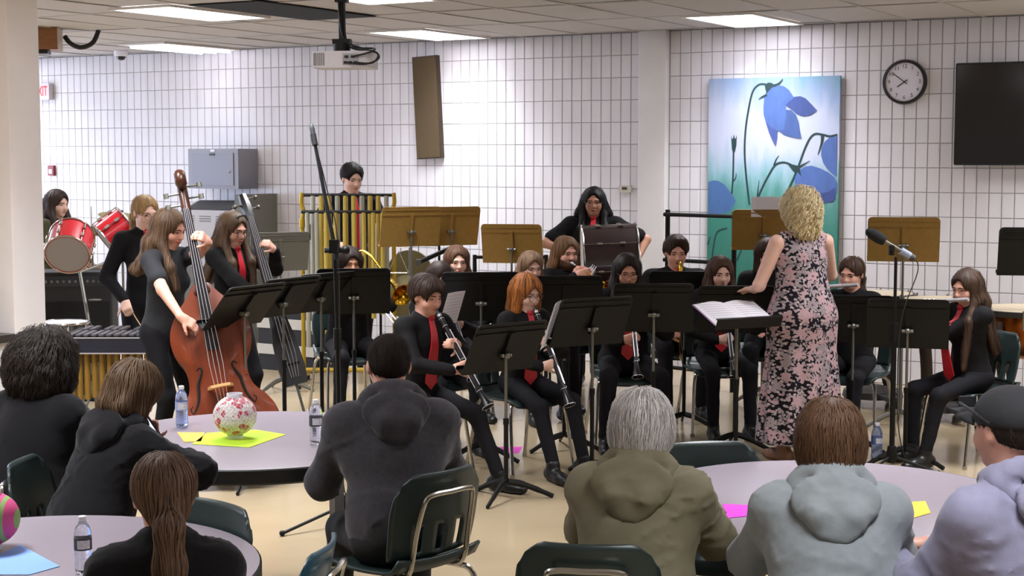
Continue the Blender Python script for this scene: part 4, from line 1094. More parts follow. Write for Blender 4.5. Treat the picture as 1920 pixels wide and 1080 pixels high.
def blob(pts, col, nm='petal'):
    lay[0] += 1; y0 = -.0402 - lay[0] * .00025; q = [pp(*p) for p in pts]; q = [(min(max(a, .002), PW - .002), b_) for a, b_ in q]
    # inset towards the middle for a painted tonal centre
    mb = MB(); mb.smooth = False; n = len(q); cx_ = sum(p[0] for p in q) / n; cz_ = sum(p[1] for p in q) / n
    mb.prism(q, y0, y0 + .0002, (0, 0, 0), None, 1); mb.build(nm, mat('paint ' + col, col, .5, var=.10, vscale=6, stretch=(3, 1, 1)), t)
def stemp(pts, wd, nm='stem', col='#1f3a3d'):
    q = [pp(*p) for p in pts]; c = bez([(a, 0, b_) for a, b_ in q], 6); lay[0] += 1; y0 = -.0402 - lay[0] * .00025
    L_, R_ = [], []
    for i, p in enumerate(c):
        d_ = (c[min(i + 1, len(c) - 1)] - c[max(i - 1, 0)]).normalized(); nn = Vector((-d_.z, 0, d_.x)); wv_ = 0 if isinstance(wd, tuple) else wd / 2
        if isinstance(wd, tuple): wv_ = (wd[0] + (wd[1] - wd[0]) * i / (len(c) - 1)) / 2
        L_.append(p + nn * wv_); R_.append(p - nn * wv_)
    mb = MB(); mb.smooth = False; vs = [Vector((v.x, y0, v.z)) for v in L_ + R_]; n = len(L_)
    mb.add(vs, [(i, i + 1, n + i + 1, n + i) for i in range(n - 1)]); mb.build(nm, mat('paint ' + col, col, .5), t)
B1, B2, B3 = '#4c67a3', '#3c4d86', '#42598f'
blob([(48, 640), (80, 632), (110, 635), (145, 655), (170, 685), (195, 715), (215, 750), (200, 780), (185, 805), (120, 828), (48, 832)], '#45689b')
stemp([(378, 88), (340, 90), (305, 130), (282, 230), (266, 350), (263, 480), (275, 620), (295, 770)], .018)
stemp([(197, 470), (196, 600), (190, 708)], .016); stemp([(195, 640), (212, 615), (214, 588)], (.016, .004))
blob([(181, 372), (188, 395), (193, 390), (198, 366), (204, 392), (208, 392), (215, 370), (214, 430), (206, 468), (196, 480), (187, 452)], '#1f3a3d', 'bud')
stemp([(565, 560), (520, 535), (480, 528), (440, 545), (400, 610), (365, 680), (330, 765)], .018); stemp([(435, 545), (448, 510), (463, 488)], (.02, .004)); stemp([(342, 720), (345, 680), (350, 628)], (.016, .004))
stemp([(790, 374), (750, 382), (715, 375), (670, 368), (640, 390), (610, 450), (575, 550), (545, 625), (505, 710)], .018)
stemp([(165, 905), (110, 925), (88, 985), (75, 1090)], .012); stemp([(250, 1030), (225, 1090)], .012); stemp([(48, 1005), (66, 958)], (.016, .004))
blob([(790, 382), (745, 390), (718, 415), (703, 450), (702, 490), (715, 530), (735, 560), (765, 588), (790, 606)], B1)
stemp([(708, 368), (706, 410), (698, 440), (684, 484)], (.03, .006), 'sepal')
blob([(590, 565), (615, 550), (650, 545), (700, 560), (745, 582), (780, 610), (795, 640), (792, 690), (772, 742), (690, 757), (620, 742), (585, 710), (565, 675), (553, 620), (570, 580)], B1)
blob([(660, 668), (690, 690), (715, 697), (750, 688), (785, 663), (785, 725), (770, 745), (690, 755), (668, 745)], B2)
blob([(512, 533), (540, 538), (572, 545), (583, 560), (593, 605), (572, 582), (552, 582)], '#1f3a3d', 'sepal'); stemp([(575, 556), (605, 538), (640, 518)], (.022, .004), 'sepal')
blob([(383, 296), (420, 330), (453, 350), (452, 390), (443, 437), (424, 400), (405, 360)], '#465694')
blob([(500, 232), (530, 235), (558, 262), (573, 300), (580, 345), (591, 393), (540, 387), (490, 372), (455, 343), (492, 338)], B3)
blob([(498, 205), (540, 162), (580, 158), (610, 170), (640, 200), (676, 238), (640, 264), (600, 270), (565, 258), (530, 230)], B2)
blob([(385, 130), (410, 105), (450, 94), (485, 100), (515, 122), (535, 150), (545, 165), (522, 185), (498, 205), (502, 255), (496, 300), (493, 343), (455, 350), (420, 332), (385, 297), (372, 260), (370, 215), (374, 165)], B1)
blob([(375, 88), (398, 78), (420, 82), (432, 98), (412, 112), (388, 140), (380, 115)], '#1f3a3d', 'sepal'); stemp([(425, 98), (455, 86), (480, 60)], (.026, .006), 'sepal'); stemp([(390, 148), (365, 156), (342, 170)], (.024, .004), 'sepal')

# ---------------- ceiling projector and the wooden ceiling speaker
P = D(648, 112, 9.6); t = thing('projector', 'white ceiling projector with black cables', 'projector', (P.x, P.y, P.z - .06), -6)
MW = mat('white projector shell', '#d0cfd6', .4)
MB().rbox((0, 0, .055), (.36, .28, .10), .03, 4).build('casing', MW, t)
for k_ in range(6): MB().box((-.165 + k_ * .012, -.141, .055), (.006, .004, .075)).build('vent_slat', M_STEEL, t)
MB().box((.06, -.1405, .055), (.10, .004, .07)).build('port_panel', mat('grey port panel', '#a7a6ad', .5), t)
for x_, z_ in ((.03, .035), (.06, .035), (.09, .035), (.035, .07), (.075, .07)): MB().rbox((x_, -.145, z_), (.022, .02, .014), .004, 2).build('socket', M_BLKPL, t)
MB().cyl((-.02, 0, .11), (-.02, 0, .16), .05, 14).box((-.02, 0, .17), (.11, .07, .03)).build('mount_plate', M_BLACKM, t)
MB().cyl((-.02, 0, .16), (-.02, 0, CEIL - P.z + .06), .022, 12).build('ceiling_pole', M_BLACKM, t)
MB().box((-.02, 0, CEIL - P.z - .03), (.075, .075, .18)).build('pole_sleeve', M_BLACKM, t)
for q in ([(.03, -.15, .035), (.16, -.20, .02), (.23, -.12, .06), (.18, -.03, .11), (.02, -.02, .15), (0, -.03, .4), (.0, -.03, .5)], [(.09, -.15, .035), (.20, -.17, .03), (.22, -.1, .09), (.1, -.03, .13), (-.01, -.03, .2), (-.04, -.03, .5)], [(.075, -.15, .07), (.17, -.16, .09), (.2, -.08, .12), (.1, 0, .13), (0, 0, .14)]):
    MB().tube(bez(q, 6), .006, 6).build('cable', M_BLKPL, t)
P = D(88, 74, 13.8); t = thing('ceiling_speaker', 'wooden box loudspeaker hung under the ceiling by the column', 'speaker', (P.x, P.y, P.z), 8)
MB().box((-.1, 0, 0), (.42, .3, .19)).build('cabinet', mat('orange brown veneer', '#8a5a34', .45, var=.12, vscale=8, stretch=(1, 1, 8)), t)
MB().box((-.1, 0, .10), (.44, .32, .012)).build('top_board', mat('dark veneer edge', '#4a3827', .5), t); MB().box((.112, 0, 0), (.006, .3, .19)).build('side_edge', mat('pale edge', '#b9a88e', .5), t)
MB().box((-.13, -.02, -.115), (.3, .2, .03)).build('bracket', M_BLKPL, t); MB().cyl((-.1, 0, .1), (-.1, 0, CEIL - P.z), .03, 10).build('hanger', M_BLACKM, t)
a, b_ = D(121, 68, 13.9), D(185, 60, 14.0); b_.z = CEIL; md = D(152, 89, 13.95)
o = MB().tube([c2r(p) for p in bez([a, D(133, 82, 13.9), md, D(174, 80, 13.97), b_], 6)], .021, 10).build('cable_hose', M_BLKPL); tag(o, 'black corrugated hose hanging from the ceiling by the wooden speaker', 'hose')
# ================================================================ instruments
M_EBONY = mat('black grenadilla wood', '#141214', .3, spec=.5)
M_SILVER = mat('silver keywork', '#d2d0d8', .28, .6)
M_GOLD = mat('gold lacquer', '#c89a2a', .2, 1.)
M_SPRUCE = mat('orange brown bass varnish', '#6b2d14', .36, var=.2, vscale=5, spec=.4, coat=.1, stretch=(6, 1, .7))
M_RIB = mat('dark brown bass rib varnish', '#42200f', .3, var=.2, vscale=6)
M_MAPLE = mat('pale maple', '#c79a68', .5)
def quat_to(d, roll=0.):
    return Vector((0, 0, 1)).rotation_difference(Vector(d).normalized()) @ Quaternion((0, 0, 1), roll)
def clarinet(label, mouth, d, bassy=1.):
    t = thing('clarinet', label, 'clarinet', mouth, rot=quat_to(d), group='clarinets')
    s = bassy
    MB().lathe([(0, -.012), (.004, -.012), (.0085, .03), (.011, .055), (.011, .065), (0, .065)], 12).build('mouthpiece', M_EBONY, t)
    MB().lathe([(.0125, .035), (.0132, .035), (.0132, .05), (.0125, .05)], 12).build('ligature', M_SILVER, t)
    MB().lathe([(0, .062), (.0145, .062), (.0165, .075), (.0145, .118), (0, .118)], 14).build('barrel', M_EBONY, t)
    MB().lathe([(0, .118), (.0135, .118), (.0135, .345), (0, .345)], 14).build('upper_joint', M_EBONY, t)
    MB().lathe([(0, .345), (.0145, .345), (.0145, .56), (0, .56)], 14).build('lower_joint', M_EBONY, t)
    MB().lathe([(0, .56), (.016, .56), (.017, .585), (.022, .62), (.036, .665), (.038, .67), (.034, .668), (.018, .61), (0, .60)], 18).build('bell', M_EBONY, t)
    for zz, r in ((.066, .0165), (.117, .0165), (.345, .0158), (.56, .0175), (.668, .0388)): MB().torus((0, 0, zz), r - .001, .0022, n=16, k=5).build('ring', M_SILVER, t)
    for i in range(11):
        zz = .15 + i * .037 + (.03 if i > 5 else 0); a = (.0, .5, -.4)[i % 3]
        MB().lathe([(0, 0), (.0105, 0), (.0105, .005), (0, .005)], 10, (.016 * math.cos(a), .016 * math.sin(a), zz), (math.cos(a), math.sin(a), 0)).build('key', M_SILVER, t)
    for a in (.8, -.9, 2.2): MB().cyl((.018 * math.cos(a), .018 * math.sin(a), .15), (.018 * math.cos(a), .018 * math.sin(a), .53), .0036, 5).build('key_rod', M_SILVER, t)
    return t
def flute(label, end, d):
    t = thing('flute', label, 'flute', end, rot=quat_to(d), group='flutes')
    MB().lathe([(0, 0), (.0125, 0), (.0125, .21), (0, .21)], 12).build('head_joint', M_SILVER, t); MB().lathe([(0, .21), (.0105, .21), (.0105, .67), (0, .67)], 12).build('tube_body', M_SILVER, t)
    MB().rbox((.011, 0, .085), (.008, .02, .034), .004).build('lip_plate', M_SILVER, t)
    for i in range(12): MB().lathe([(0, 0), (.009, 0), (.009, .005), (0, .005)], 10, (.0105, 0, .26 + i * .033), (1, 0, 0)).build('key', M_SILVER, t)
    return t
def trumpet(label, mouth, d):
    t = thing('trumpet', label, 'trumpet', mouth, rot=quat_to(d), group='trumpets')
    MB().lathe([(0, 0), (.0135, 0), (.0135, .006), (.006, .02), (.005, .08), (0, .08)], 12).build('mouthpiece', M_SILVER, t)
    MB().tube(bez([(0, 0, .07), (0, 0, .40), (.01, 0, .44), (.045, 0, .455), (.08, 0, .44), (.09, 0, .40), (.09, 0, .16), (.08, 0, .12), (.045, 0, .105)], 5), .0062, 8).build('lead_pipe', M_GOLD, t)
    MB().lathe([(.006, .12), (.007, .34), (.012, .42), (.026, .46), (.058, .485), (.061, .487), (.058, .482), (.022, .455), (.006, .40)], 20, (.085, 0, 0)).build('bell', M_GOLD, t)
    for i in range(3): MB().cyl((.045, -.055, .2 + i * .028), (.045, .05, .2 + i * .028), .0095, 10).cyl((.045, .05, .2 + i * .028), (.045, .075, .2 + i * .028), .004, 6).build('valve', M_SILVER, t)
    return t
# ================================================================ the players
def grip(pt, side, I, out=.07, fwd=-.035, up=-.03, curl=(45, 48, 32)):
    f, l = I['f'], I['l']; z = A((0, 0, 1))
    return dict(at=A(pt) + l * side * out + f * fwd + z * up, dir=nrm(-l * side * .75 + f * .5 + z * .25), palm=nrm(-l * side * .55 - f * .75), pole=l * side * .75 - z * .7 - f * .15, curl=curl)
def clar_hands(pitch, t1=.23, t2=.38, side=0.):
    def fn(I):
        a = math.radians(pitch); d = nrm(I['f'] * math.cos(a) - A((0, 0, 1)) * math.sin(a) + I['l'] * side); I['idir'] = d
        return {'L': grip(I['mouth'] + d * t1, 1, I), 'R': grip(I['mouth'] + d * t2, -1, I)}
    return fn
def lap(I):
    z = A((0, 0, 1)); f, l = I['f'], I['l']
    return {n: dict(at=I['pel'] + f * .30 + l * s * .10 + z * .12, dir=nrm(f - l * s * .3), palm=-z, curl=(20, 25, 15)) for s, n in ((1, 'L'), (-1, 'R'))}
def absp(I, p): return A(p) + I['loc']
def xd(I): return I['loc'][0], I['loc'][1]
CHG = 'dark green stacking chairs'
# --- front clarinets
I = person('teenage boy with dark parted hair playing a clarinet, red tie', (800, 514), 9.0, 48, fem=False, sk='fair', hair=('curtain', '#3b2d27', .1), lean=7, hy=-2, hpitch=12, tie=.10, hands_fn=clar_hands(52), girth=.95, spread=.15, feet={'L': (.52, .14, .09), 'R': (.36, -.16, .09)})
clarinet('black clarinet played by the boy with parted dark hair', absp(I, I['mouth']), I['idir']); chair('chair under the boy with parted dark hair and clarinet', *xd(I), 48)
I = person('clarinet player with orange dyed hair and glasses, red tie', (988, 513), 9.45, 36, sk='pale', hair=('bob', '#c4793a', .2), hair2='#4e3324', lean=6, hpitch=14, tie=.06, hands_fn=clar_hands(58), specs=True, girth=.98, spread=.17, feet={'L': (.42, .17, .09), 'R': (.47, -.10, .09)})
clarinet('black clarinet held by the player with orange hair', absp(I, I['mouth']), I['idir']); chair('chair under the orange haired clarinet player', *xd(I), 36)
I = person('dark haired clarinet player with glasses looking down, long hair', (1176, 476), 10.35, 6, sk='warm', hair=('long', '#241a17', .34), lean=7, hpitch=14, tie=.1, hands_fn=clar_hands(60), specs=True, girth=1.2, spread=.2, hair_front=True)
clarinet('black clarinet pointing down in front of the wide black stand', absp(I, I['mouth']), I['idir']); chair('chair under the dark haired clarinet player with glasses', *xd(I), 6)
I = person('girl with long brown hair playing a clarinet beside the conductor stand', (1351, 480), 10.75, 8, sk='pale', hair=('long', '#4f3527', .36), lean=5, hpitch=12, tie=.1, hands_fn=clar_hands(66), girth=1.02, hair_front=True)
clarinet('black clarinet beside the open score on the conductor stand', absp(I, I['mouth']), I['idir']); chair('chair under the girl with long brown hair and clarinet', *xd(I), 8)
# --- second row
I = person('girl with dark hair sitting half hidden behind the clarinet boy', (826, 491), 10.1, 26, sk='pale', hair=('long', '#3c2a22', .28), lean=8, hpitch=14, hands_fn=clar_hands(50), hair_front=True)
clarinet('black clarinet of the girl half hidden behind the clarinet boy', absp(I, I['mouth']), I['idir']); chair('chair behind the clarinet boy, under the half hidden girl', *xd(I), 40)
I = person('girl with brown hair looking over a black stand below the bronze stands', (857, 461), 11.5, 14, sk='pale', hair=('long', '#654735', .30), lean=5, hpitch=8, hands_fn=lap)
chair('chair under the girl peering over the stand below the bronze stands', *xd(I), 14)
I = person('girl with light brown hair playing a trumpet next to the bearded man', (996, 471), 11.4, 22, sk='pale', hair=('long', '#8a6d56', .30), lean=6, hpitch=14, hands_fn=clar_hands(22, .2, .24))
trumpet('gold trumpet of the girl with light brown hair', absp(I, I['mouth']), I['idir']); chair('chair under the girl with light brown hair and trumpet', *xd(I), 22)
I = person('bearded man with long brown hair raising a trumpet', (1062, 443), 12.0, 26, fem=False, sk='fair', hair=('long', '#745438', .24), lean=4, hpitch=8, hands_fn=clar_hands(14, .18, .23), beard='#4a3220', girth=.95)
trumpet('gold trumpet raised by the bearded man', absp(I, I['mouth']), I['idir']); chair('chair under the bearded man with trumpet', *xd(I), 26)
def sax_hands(I):
    z = A((0, 0, 1)); p = I['mouth'] + I['f'] * .16 - z * .30 + I['l'] * .02
    return {'L': grip(p, 1, I), 'R': grip(p - z * .2 - I['l'] * .05, -1, I)}
I = person('boy with slicked dark hair playing a saxophone', (1268, 440), 11.7, 4, fem=False, sk='fair', hair=('quiff', '#38291f', .1), lean=4, hpitch=10, hands_fn=sax_hands, tie=.3, girth=1.05)
chair('chair under the boy with the saxophone', *xd(I), 4)
z_ = A((0, 0, 1)); mo = absp(I, I['mouth']); f_, l_ = I['f'], I['l']
t = thing('saxophone', 'gold saxophone below the black stands', 'saxophone', mo)
q = [(0, 0, 0), f_ * .06 + z_ * .015, f_ * .11 - z_ * .02, f_ * .125 - z_ * .10, f_ * .15 - z_ * .45, f_ * .17 - z_ * .62, f_ * .22 - z_ * .68, f_ * .28 - z_ * .62, f_ * .31 - z_ * .45, f_ * .33 - z_ * .36]
n = len(bez([tuple(p) for p in q], 6)); MB().tube(bez([tuple(p) for p in q], 6), [.007 + .024 * min(1, (i / n) * 1.3) + (.03 * max(0, (i / n - .8) / .2) ** 2) for i in range(n)], 14).build('tube_body', M_GOLD, t)
MB().cyl(tuple(-f_ * .01), tuple(f_ * .05 + z_ * .012), .011, 10).build('mouthpiece', M_EBONY, t)
for k_ in range(8): MB().lathe([(0, 0), (.014, 0), (.014, .006), (0, .006)], 12, tuple(f_ * (.16 + .004 * k_) - z_ * (.16 + .05 * k_) + l_ * .012), tuple(f_ + l_ * .3)).build('key', M_GOLD, t)
for s in (-.018, .02): MB().cyl(tuple(f_ * .15 - z_ * .14 + l_ * s), tuple(f_ * .185 - z_ * .56 + l_ * s), .0035, 6).build('key_rod', M_GOLD, t)
I = person('player with brown hair mostly hidden behind the conductor', (1441, 447), 11.6, -6, sk='fair', hair=('bob', '#433026', .2), lean=4, hpitch=8, hands_fn=lap)
chair('chair under the player mostly hidden behind the conductor', *xd(I), -6)
# trombone player
def trom_hands(I):
    z = A((0, 0, 1)); d = nrm(I['f'] * .85 - z * .42 + I['l'] * .12); I['idir'] = d
    p = I['mouth']; return {'L': grip(p + d * .12, 1, I), 'R': grip(p + d * .42, -1, I)}
I = person('dark haired trombone player sitting in front of the tubular bells', (655, 462), 11.4, 24, sk='tan', hair=('bob', '#291e1b', .18), lean=5, hpitch=8, hands_fn=trom_hands, girth=1.2, spread=.2)
chair('chair under the trombone player', *xd(I), 24)
lv = quat_to(I['idir']).inverted() @ Vector((I['l'] * .9 + A((0, 0, .35))).tolist()); roll_ = math.atan2(lv.y, lv.x) - math.atan2(.14, .13)
t = thing('trombone', 'gold trombone with silver slide', 'trombone', absp(I, I['mouth']), rot=quat_to(I['idir'], roll_))
MB().lathe([(0, 0), (.015, 0), (.006, .03), (0, .08)], 12).build('mouthpiece', M_SILVER, t)
MB().cyl((0, 0, .05), (0, 0, .70), .0065, 8).cyl((.075, 0, .05), (.075, 0, .70), .0065, 8).torus((.0375, 0, .70), .0375, .0065, (0, 1, 0), 16, 6, PI, 0).build('slide', M_SILVER, t)
MB().cyl((0, 0, .17), (.075, 0, .17), .006, 8).cyl((0, 0, .30), (.075, 0, .30), .006, 8).build('slide_brace', M_GOLD, t)
MB().tube(bez([(.075, 0, .06), (.078, .0, -.05), (.085, .02, -.16), (.11, .07, -.24), (.13, .12, -.22), (.135, .14, -.12), (.13, .14, .05)], 6), .009, 8).build('tuning_slide', M_GOLD, t)
MB().lathe([(.009, .0), (.011, .16), (.018, .30), (.04, .40), (.085, .44), (.088, .442), (.083, .437), (.03, .385), (.009, .2)], 22, (.13, .14, .02)).build('bell', M_GOLD, t)
# flutes
def flute_hands(side):
    def fn(I):
        z = A((0, 0, 1)); d = nrm(-I['hl'] * .98 + I['hf'] * .12 - z * .08); I['idir'] = d; p = I['mouth'] + I['hf'] * .012
        I['fend'] = p - d * .085
        return {'L': dict(at=p + d * .20 + I['f'] * .05 - z * .06, dir=nrm(-I['l'] * .3 - I['f'] * .5 + z * .7), palm=nrm(-I['f'] + z * .2), pole=-z + I['l'] * .5, curl=(50, 45, 30)),
                'R': dict(at=p + d * .42 - I['f'] * .05 - z * .07, dir=nrm(I['f'] * .4 + z * .7 + I['l'] * .2), palm=nrm(I['f']), pole=-z - I['l'] * .8, curl=(40, 40, 30))}
    return fn
I = person('flute player with tied back hair beside the conductor', (1597, 482), 10.4, -30, sk='fair', hair=('pony', '#4c372b', .3), lean=5, hy=-6, hpitch=10, hands_fn=flute_hands(1))
flute('silver flute of the player beside the conductor', absp(I, I['fend']), I['idir']); chair('chair under the flute player beside the conductor', *xd(I), -30)
I = person('girl with very long dark hair playing a flute at the end of the row', (1812, 504), 9.7, -66, sk='fair', hair=('long', '#2f211b', .52), lean=6, hy=10, hpitch=14, tie=.05, hands_fn=flute_hands(1), feet={'L': (.44, .10, .09), 'R': (.36, -.12, .09)}, hair_front=1, hair2='#4a3628')
flute('silver flute of the girl with very long dark hair', absp(I, I['fend']), I['idir']); chair('chair under the girl with very long dark hair', *xd(I), -66)
# --- standing players
def drum_hands(I):
    z = A((0, 0, 1)); f, l = I['f'], I['l']
    return {'L': dict(at=I['pel'] + f * .10 + l * .36 + z * .16, dir=nrm(-z + f * .3), palm=-l, pole=l - f * .5, curl=(25, 30, 20)), 'R': dict(at=I['pel'] + f * .28 - l * .22 + z * .25, dir=nrm(f + z * .2), palm=l, pole=-l - f * .4, curl=(40, 40, 30))}
I = person('percussionist with long black hair and glasses behind the bass drum', (1113, 350), 13.0, -4, pose='stand', fem=False, sk='tan', hair=('long', '#14100f', .34), lean=0, hpitch=4, tie=.3, specs=True, hands_fn=drum_hands, girth=1.22, sleeve=.72, hair_wide=1.6, hair_front=True)
def chime_hands(I):
    z = A((0, 0, 1)); f, l = I['f'], I['l']
    return {'L': dict(at=I['pel'] + f * .25 + l * .18 + z * .20, dir=nrm(f), palm=-z, curl=(50, 50, 40)), 'R': dict(at=I['pel'] + f * .22 - l * .2 + z * .15, dir=nrm(f), palm=-z, curl=(50, 50, 40))}
I = person('tall boy with short dark hair standing behind the tubular bells', (660, 305), 13.75, 30, pose='stand', fem=False, sk='pale', hair=('short', '#1b1513', .1), lean=3, hpitch=16, tie=.1, hands_fn=chime_hands)
mp = absp(I, I['wr']['L']) + A((.05, -.05, 0)); t = thing('mallet', 'red headed mallet held by the boy behind the tubular bells', 'mallet', mp, rot=quat_to((1, -.25, -.12)))
MB().cyl((0, 0, -.04), (0, 0, .22), .006, 6).build('stick', M_MAPLE, t); MB().cyl((0, 0, .20), (0, 0, .26), .022, 10).build('tip', mat('red mallet felt', '#b02430', .8), t)
I = person('drummer with long dark hair in an olive top behind the red drums', (107, 355), 13.2, 62, pose='stand', sk='pale', hair=('long', '#3b2d28', .26), lean=2, hpitch=8, shirt='top', shirt_mat=mat('olive knit', '#3b3a22', .9, bump=.3, bscale=30), hands_fn=lap, hair_front=True)
def mallet_hands(I):
    z = A((0, 0, 1)); f, l = I['f'], I['l']; I['mal'] = I['pel'] + f * .20 - l * .2 - z * .02
    return {'R': dict(at=I['pel'] + f * .16 - l * .17 + z * .05, dir=nrm(f * .7 - z * .6), palm=nrm(l * .4 - z), pole=-l * .8 - f, curl=(60, 60, 40)), 'L': dict(at=I['pel'] + f * .22 + l * .12 + z * .05, dir=nrm(f - z * .4), palm=-z, pole=l * .8 - f, curl=(60, 60, 40))}
I = person('blonde girl with glasses and red tie standing at the vibraphone', (272, 366), 10.75, 26, pose='stand', sk='pale', hair=('pony', '#ab8a5e', .34), lean=4, hpitch=14, hy=14, tie=.28, specs=True, hands_fn=mallet_hands, girth=.92)
mp = absp(I, I['wr']['R']); t = thing('mallet', 'white tipped mallet in the hand of the blonde girl', 'mallet', mp, rot=quat_to((.35, -.15, -.5)))
MB().cyl((0, 0, -.05), (0, 0, .26), .004, 6).build('stick', M_MAPLE, t); MB().ball((0, 0, .26), .016, 10).build('tip', M_CAPW, t)
# double bass
sc_ = D(338, 336, 9.25); lo_ = D(428, 800, 8.95); ax = nrm(A(sc_) - A(lo_)); base = A(sc_) - ax * 1.76
fr = A((.22, -1, 0)); fr = nrm(fr - ax * (fr @ ax)); xr = nrm(np.cross(ax, -fr)) * -1
xr = nrm(np.cross(-fr, ax))
def bass_rot(ax, fr):
    y_ = -fr; x_ = np.cross(y_, ax); return Matrix((x_.tolist(), y_.tolist(), ax.tolist())).transposed().to_quaternion()
BR = bass_rot(ax, fr)
t = thing('double_bass', 'orange brown wooden double bass leaning on the girl with long hair', 'double bass', base, rot=BR)
half = [(a_ * .92, b_) for a_, b_ in [(0, 0), (.10, .003), (.20, .02), (.285, .08), (.325, .17), (.33, .25), (.31, .33), (.265, .40), (.215, .45), (.19, .50), (.185, .56), (.20, .63), (.235, .69), (.25, .76), (.245, .83), (.215, .90), (.16, .97), (.10, 1.03), (.055, 1.09), (.03, 1.10)]]
hs_ = [(p.x, p.z) for p in bez([(a, 0, b) for a, b in half], 3)]; out = hs_ + [(-a, b) for a, b in reversed(hs_) if a > 1e-4]
mb = MB(); n = len(out); cz = .5
def sec(sc, y): return [Vector((a * sc, y, (b - .5) * (1 - (1 - sc) * .7) + .5)) for a, b in out]
rings = [sec(.45, .122), sec(.8, .112), sec(.985, .095), sec(1., .09)]
vs = [v for r_ in rings for v in r_]; fs = [tuple(range(n))] + [(i * n + k, i * n + (k + 1) % n, (i + 1) * n + (k + 1) % n, (i + 1) * n + k) for i in range(3) for k in range(n)]
mb.add(vs, fs); mb.build('back_plate', M_RIB, t)
mb = MB(); mb.add([Vector((a, .09, b)) for a, b in out] + [Vector((a, -.09, b)) for a, b in out], [(k, (k + 1) % n, n + (k + 1) % n, n + k) for k in range(n)]); mb.build('rib', M_RIB, t)
mb = MB(); rings = [sec(1.012, -.088), sec(1.012, -.094), sec(.97, -.098), sec(.8, -.112), sec(.5, -.124), sec(.2, -.128)]; vs = [v for r_ in rings for v in r_]
fs = [tuple((5 * n + k) for k in range(n))] + [(i * n + k, i * n + (k + 1) % n, (i + 1) * n + (k + 1) % n, (i + 1) * n + k) for i in range(5) for k in range(n)]
mb.add(vs, fs); mb.build('top_plate', M_SPRUCE, t)
M_FH = mat('dark sound hole', '#120804', .8)
for s in (-1, 1):
    q = [(s * .115, .60), (s * .098, .615), (s * .088, .595), (s * .10, .565), (s * .122, .52), (s * .128, .47), (s * .138, .42), (s * .162, .375), (s * .178, .36), (s * .188, .385), (s * .172, .40)]
    def ytop(x, zz): return -.1175 + .012 * (abs(x) / .2) ** 2 * 1.2 - .004
    MB().tube([Vector((p.x, ytop(p.x, p.z), p.z)) for p in bez([(a, 0, b) for a, b in q], 5)], [.017 * (.5 + .5 * math.sin(PI * i / 50)) for i in range(51)], 6, flat=.6).build('sound_hole', M_FH, t)
mb = MB(); mb.prism([(-.075, 0), (-.05, 0), (-.035, .03), (.035, .03), (.05, 0), (.075, 0), (.07, .05), (.055, .11), (.0, .125), (-.055, .11), (-.07, .05)], -.008, .008, (0, 0, 0), None, 1)
o = mb.build('bridge', M_MAPLE, t); o.location = (0, -.125, .48); o.rotation_euler = (PI / 2, 0, 0)
mb = MB(); mb.prism([(-.022, 1.68 - .14), (.022, 1.54), (.04, .70), (-.04, .70)], -.012, .012, (0, 0, 0), None, 1); o = mb.build('fingerboard', M_EBONY, t); o.location = (0, -.185, 0); o.rotation_euler = (-.033, 0, 0)
MB().tube(bez([(0, -.09, 1.05), (0, -.12, 1.12), (0, -.125, 1.2), (0, -.12, 1.4), (0, -.118, 1.56)], 5), [.05] * 3 + [.035] * 4 + [.028] * 14, 10).build('neck', M_RIB, t)
MB().tube(bez([(0, -.12, 1.54), (0, -.10, 1.62), (0, -.075, 1.70), (0, -.10, 1.755), (0, -.145, 1.745), (0, -.15, 1.705), (0, -.12, 1.70)], 5), [.03] * 11 + [.036] * 8 + [.034] * 6 + [.03] * 6, 10, flat=1.).build('scroll', M_RIB, t)
for k_ in range(4):
    s = 1 if k_ % 2 else -1; MB().cyl((0, -.1, 1.58 + .035 * k_), (s * .085, -.1, 1.58 + .035 * k_), .006, 6).rbox((s * .10, -.1, 1.58 + .035 * k_), (.03, .008, .03), .008).build('tuning_peg', M_STEEL, t)
for k_ in range(4):
    x0 = -.024 + .016 * k_; MB().tube([(x0 * .55, -.155, 1.55), (x0 * 1.6, -.255, .60), (x0 * .9, -.15, .28)], .0017, 5).build('string', M_SILVER, t)
mb = MB(); mb.prism([(-.045, .30), (.045, .30), (.022, .03), (-.022, .03)], -.01, .01, (0, 0, 0), None, 1); o = mb.build('tailpiece', M_EBONY, t); o.location = (0, -.150, 0)
zlen = base[2] / ax[2]; MB().cyl((0, 0, -zlen), (0, 0, .02), .008, 8).build('end_pin', M_STEEL, t)
BQ = BR.to_matrix()
def bass_pt(x, y, zz): return A(base) + A(BQ @ Vector((x, y, zz)))
def bass_hands(I):
    z = A((0, 0, 1)); loc = I['loc']
    p = bass_pt(.03, -.20, 1.36) - loc; q = bass_pt(-.03, -.235, .70) - loc
    return {'L': dict(at=p + A((.055, .08, -.035)), dir=nrm((-.25, -.75, .45)), palm=nrm((-.9, .1, 0)), pole=A((.5, .5, -.8)), curl=(50, 50, 35)),
            'R': dict(at=q + A((-.085, -.03, .07)), dir=nrm((.75, .1, -.5)), palm=nrm((-.2, .6, -.6)), pole=A((-.5, -.5, .1)), curl=(22, 30, 25))}
I = person('girl with long brown hair in a black T-shirt playing the wooden double bass', (318, 391), 9.35, 66, pose='stand', sk='fair', hair=('long', '#574131', .33), lean=5, hpitch=18, sleeve=.62, shirt='top', hands_fn=bass_hands, shirt_mat=mat('dark navy cotton', '#16171c', .85, var=.1, bump=.3, bscale=20), hair_front=-1, hair2='#745a41', girth=.98)
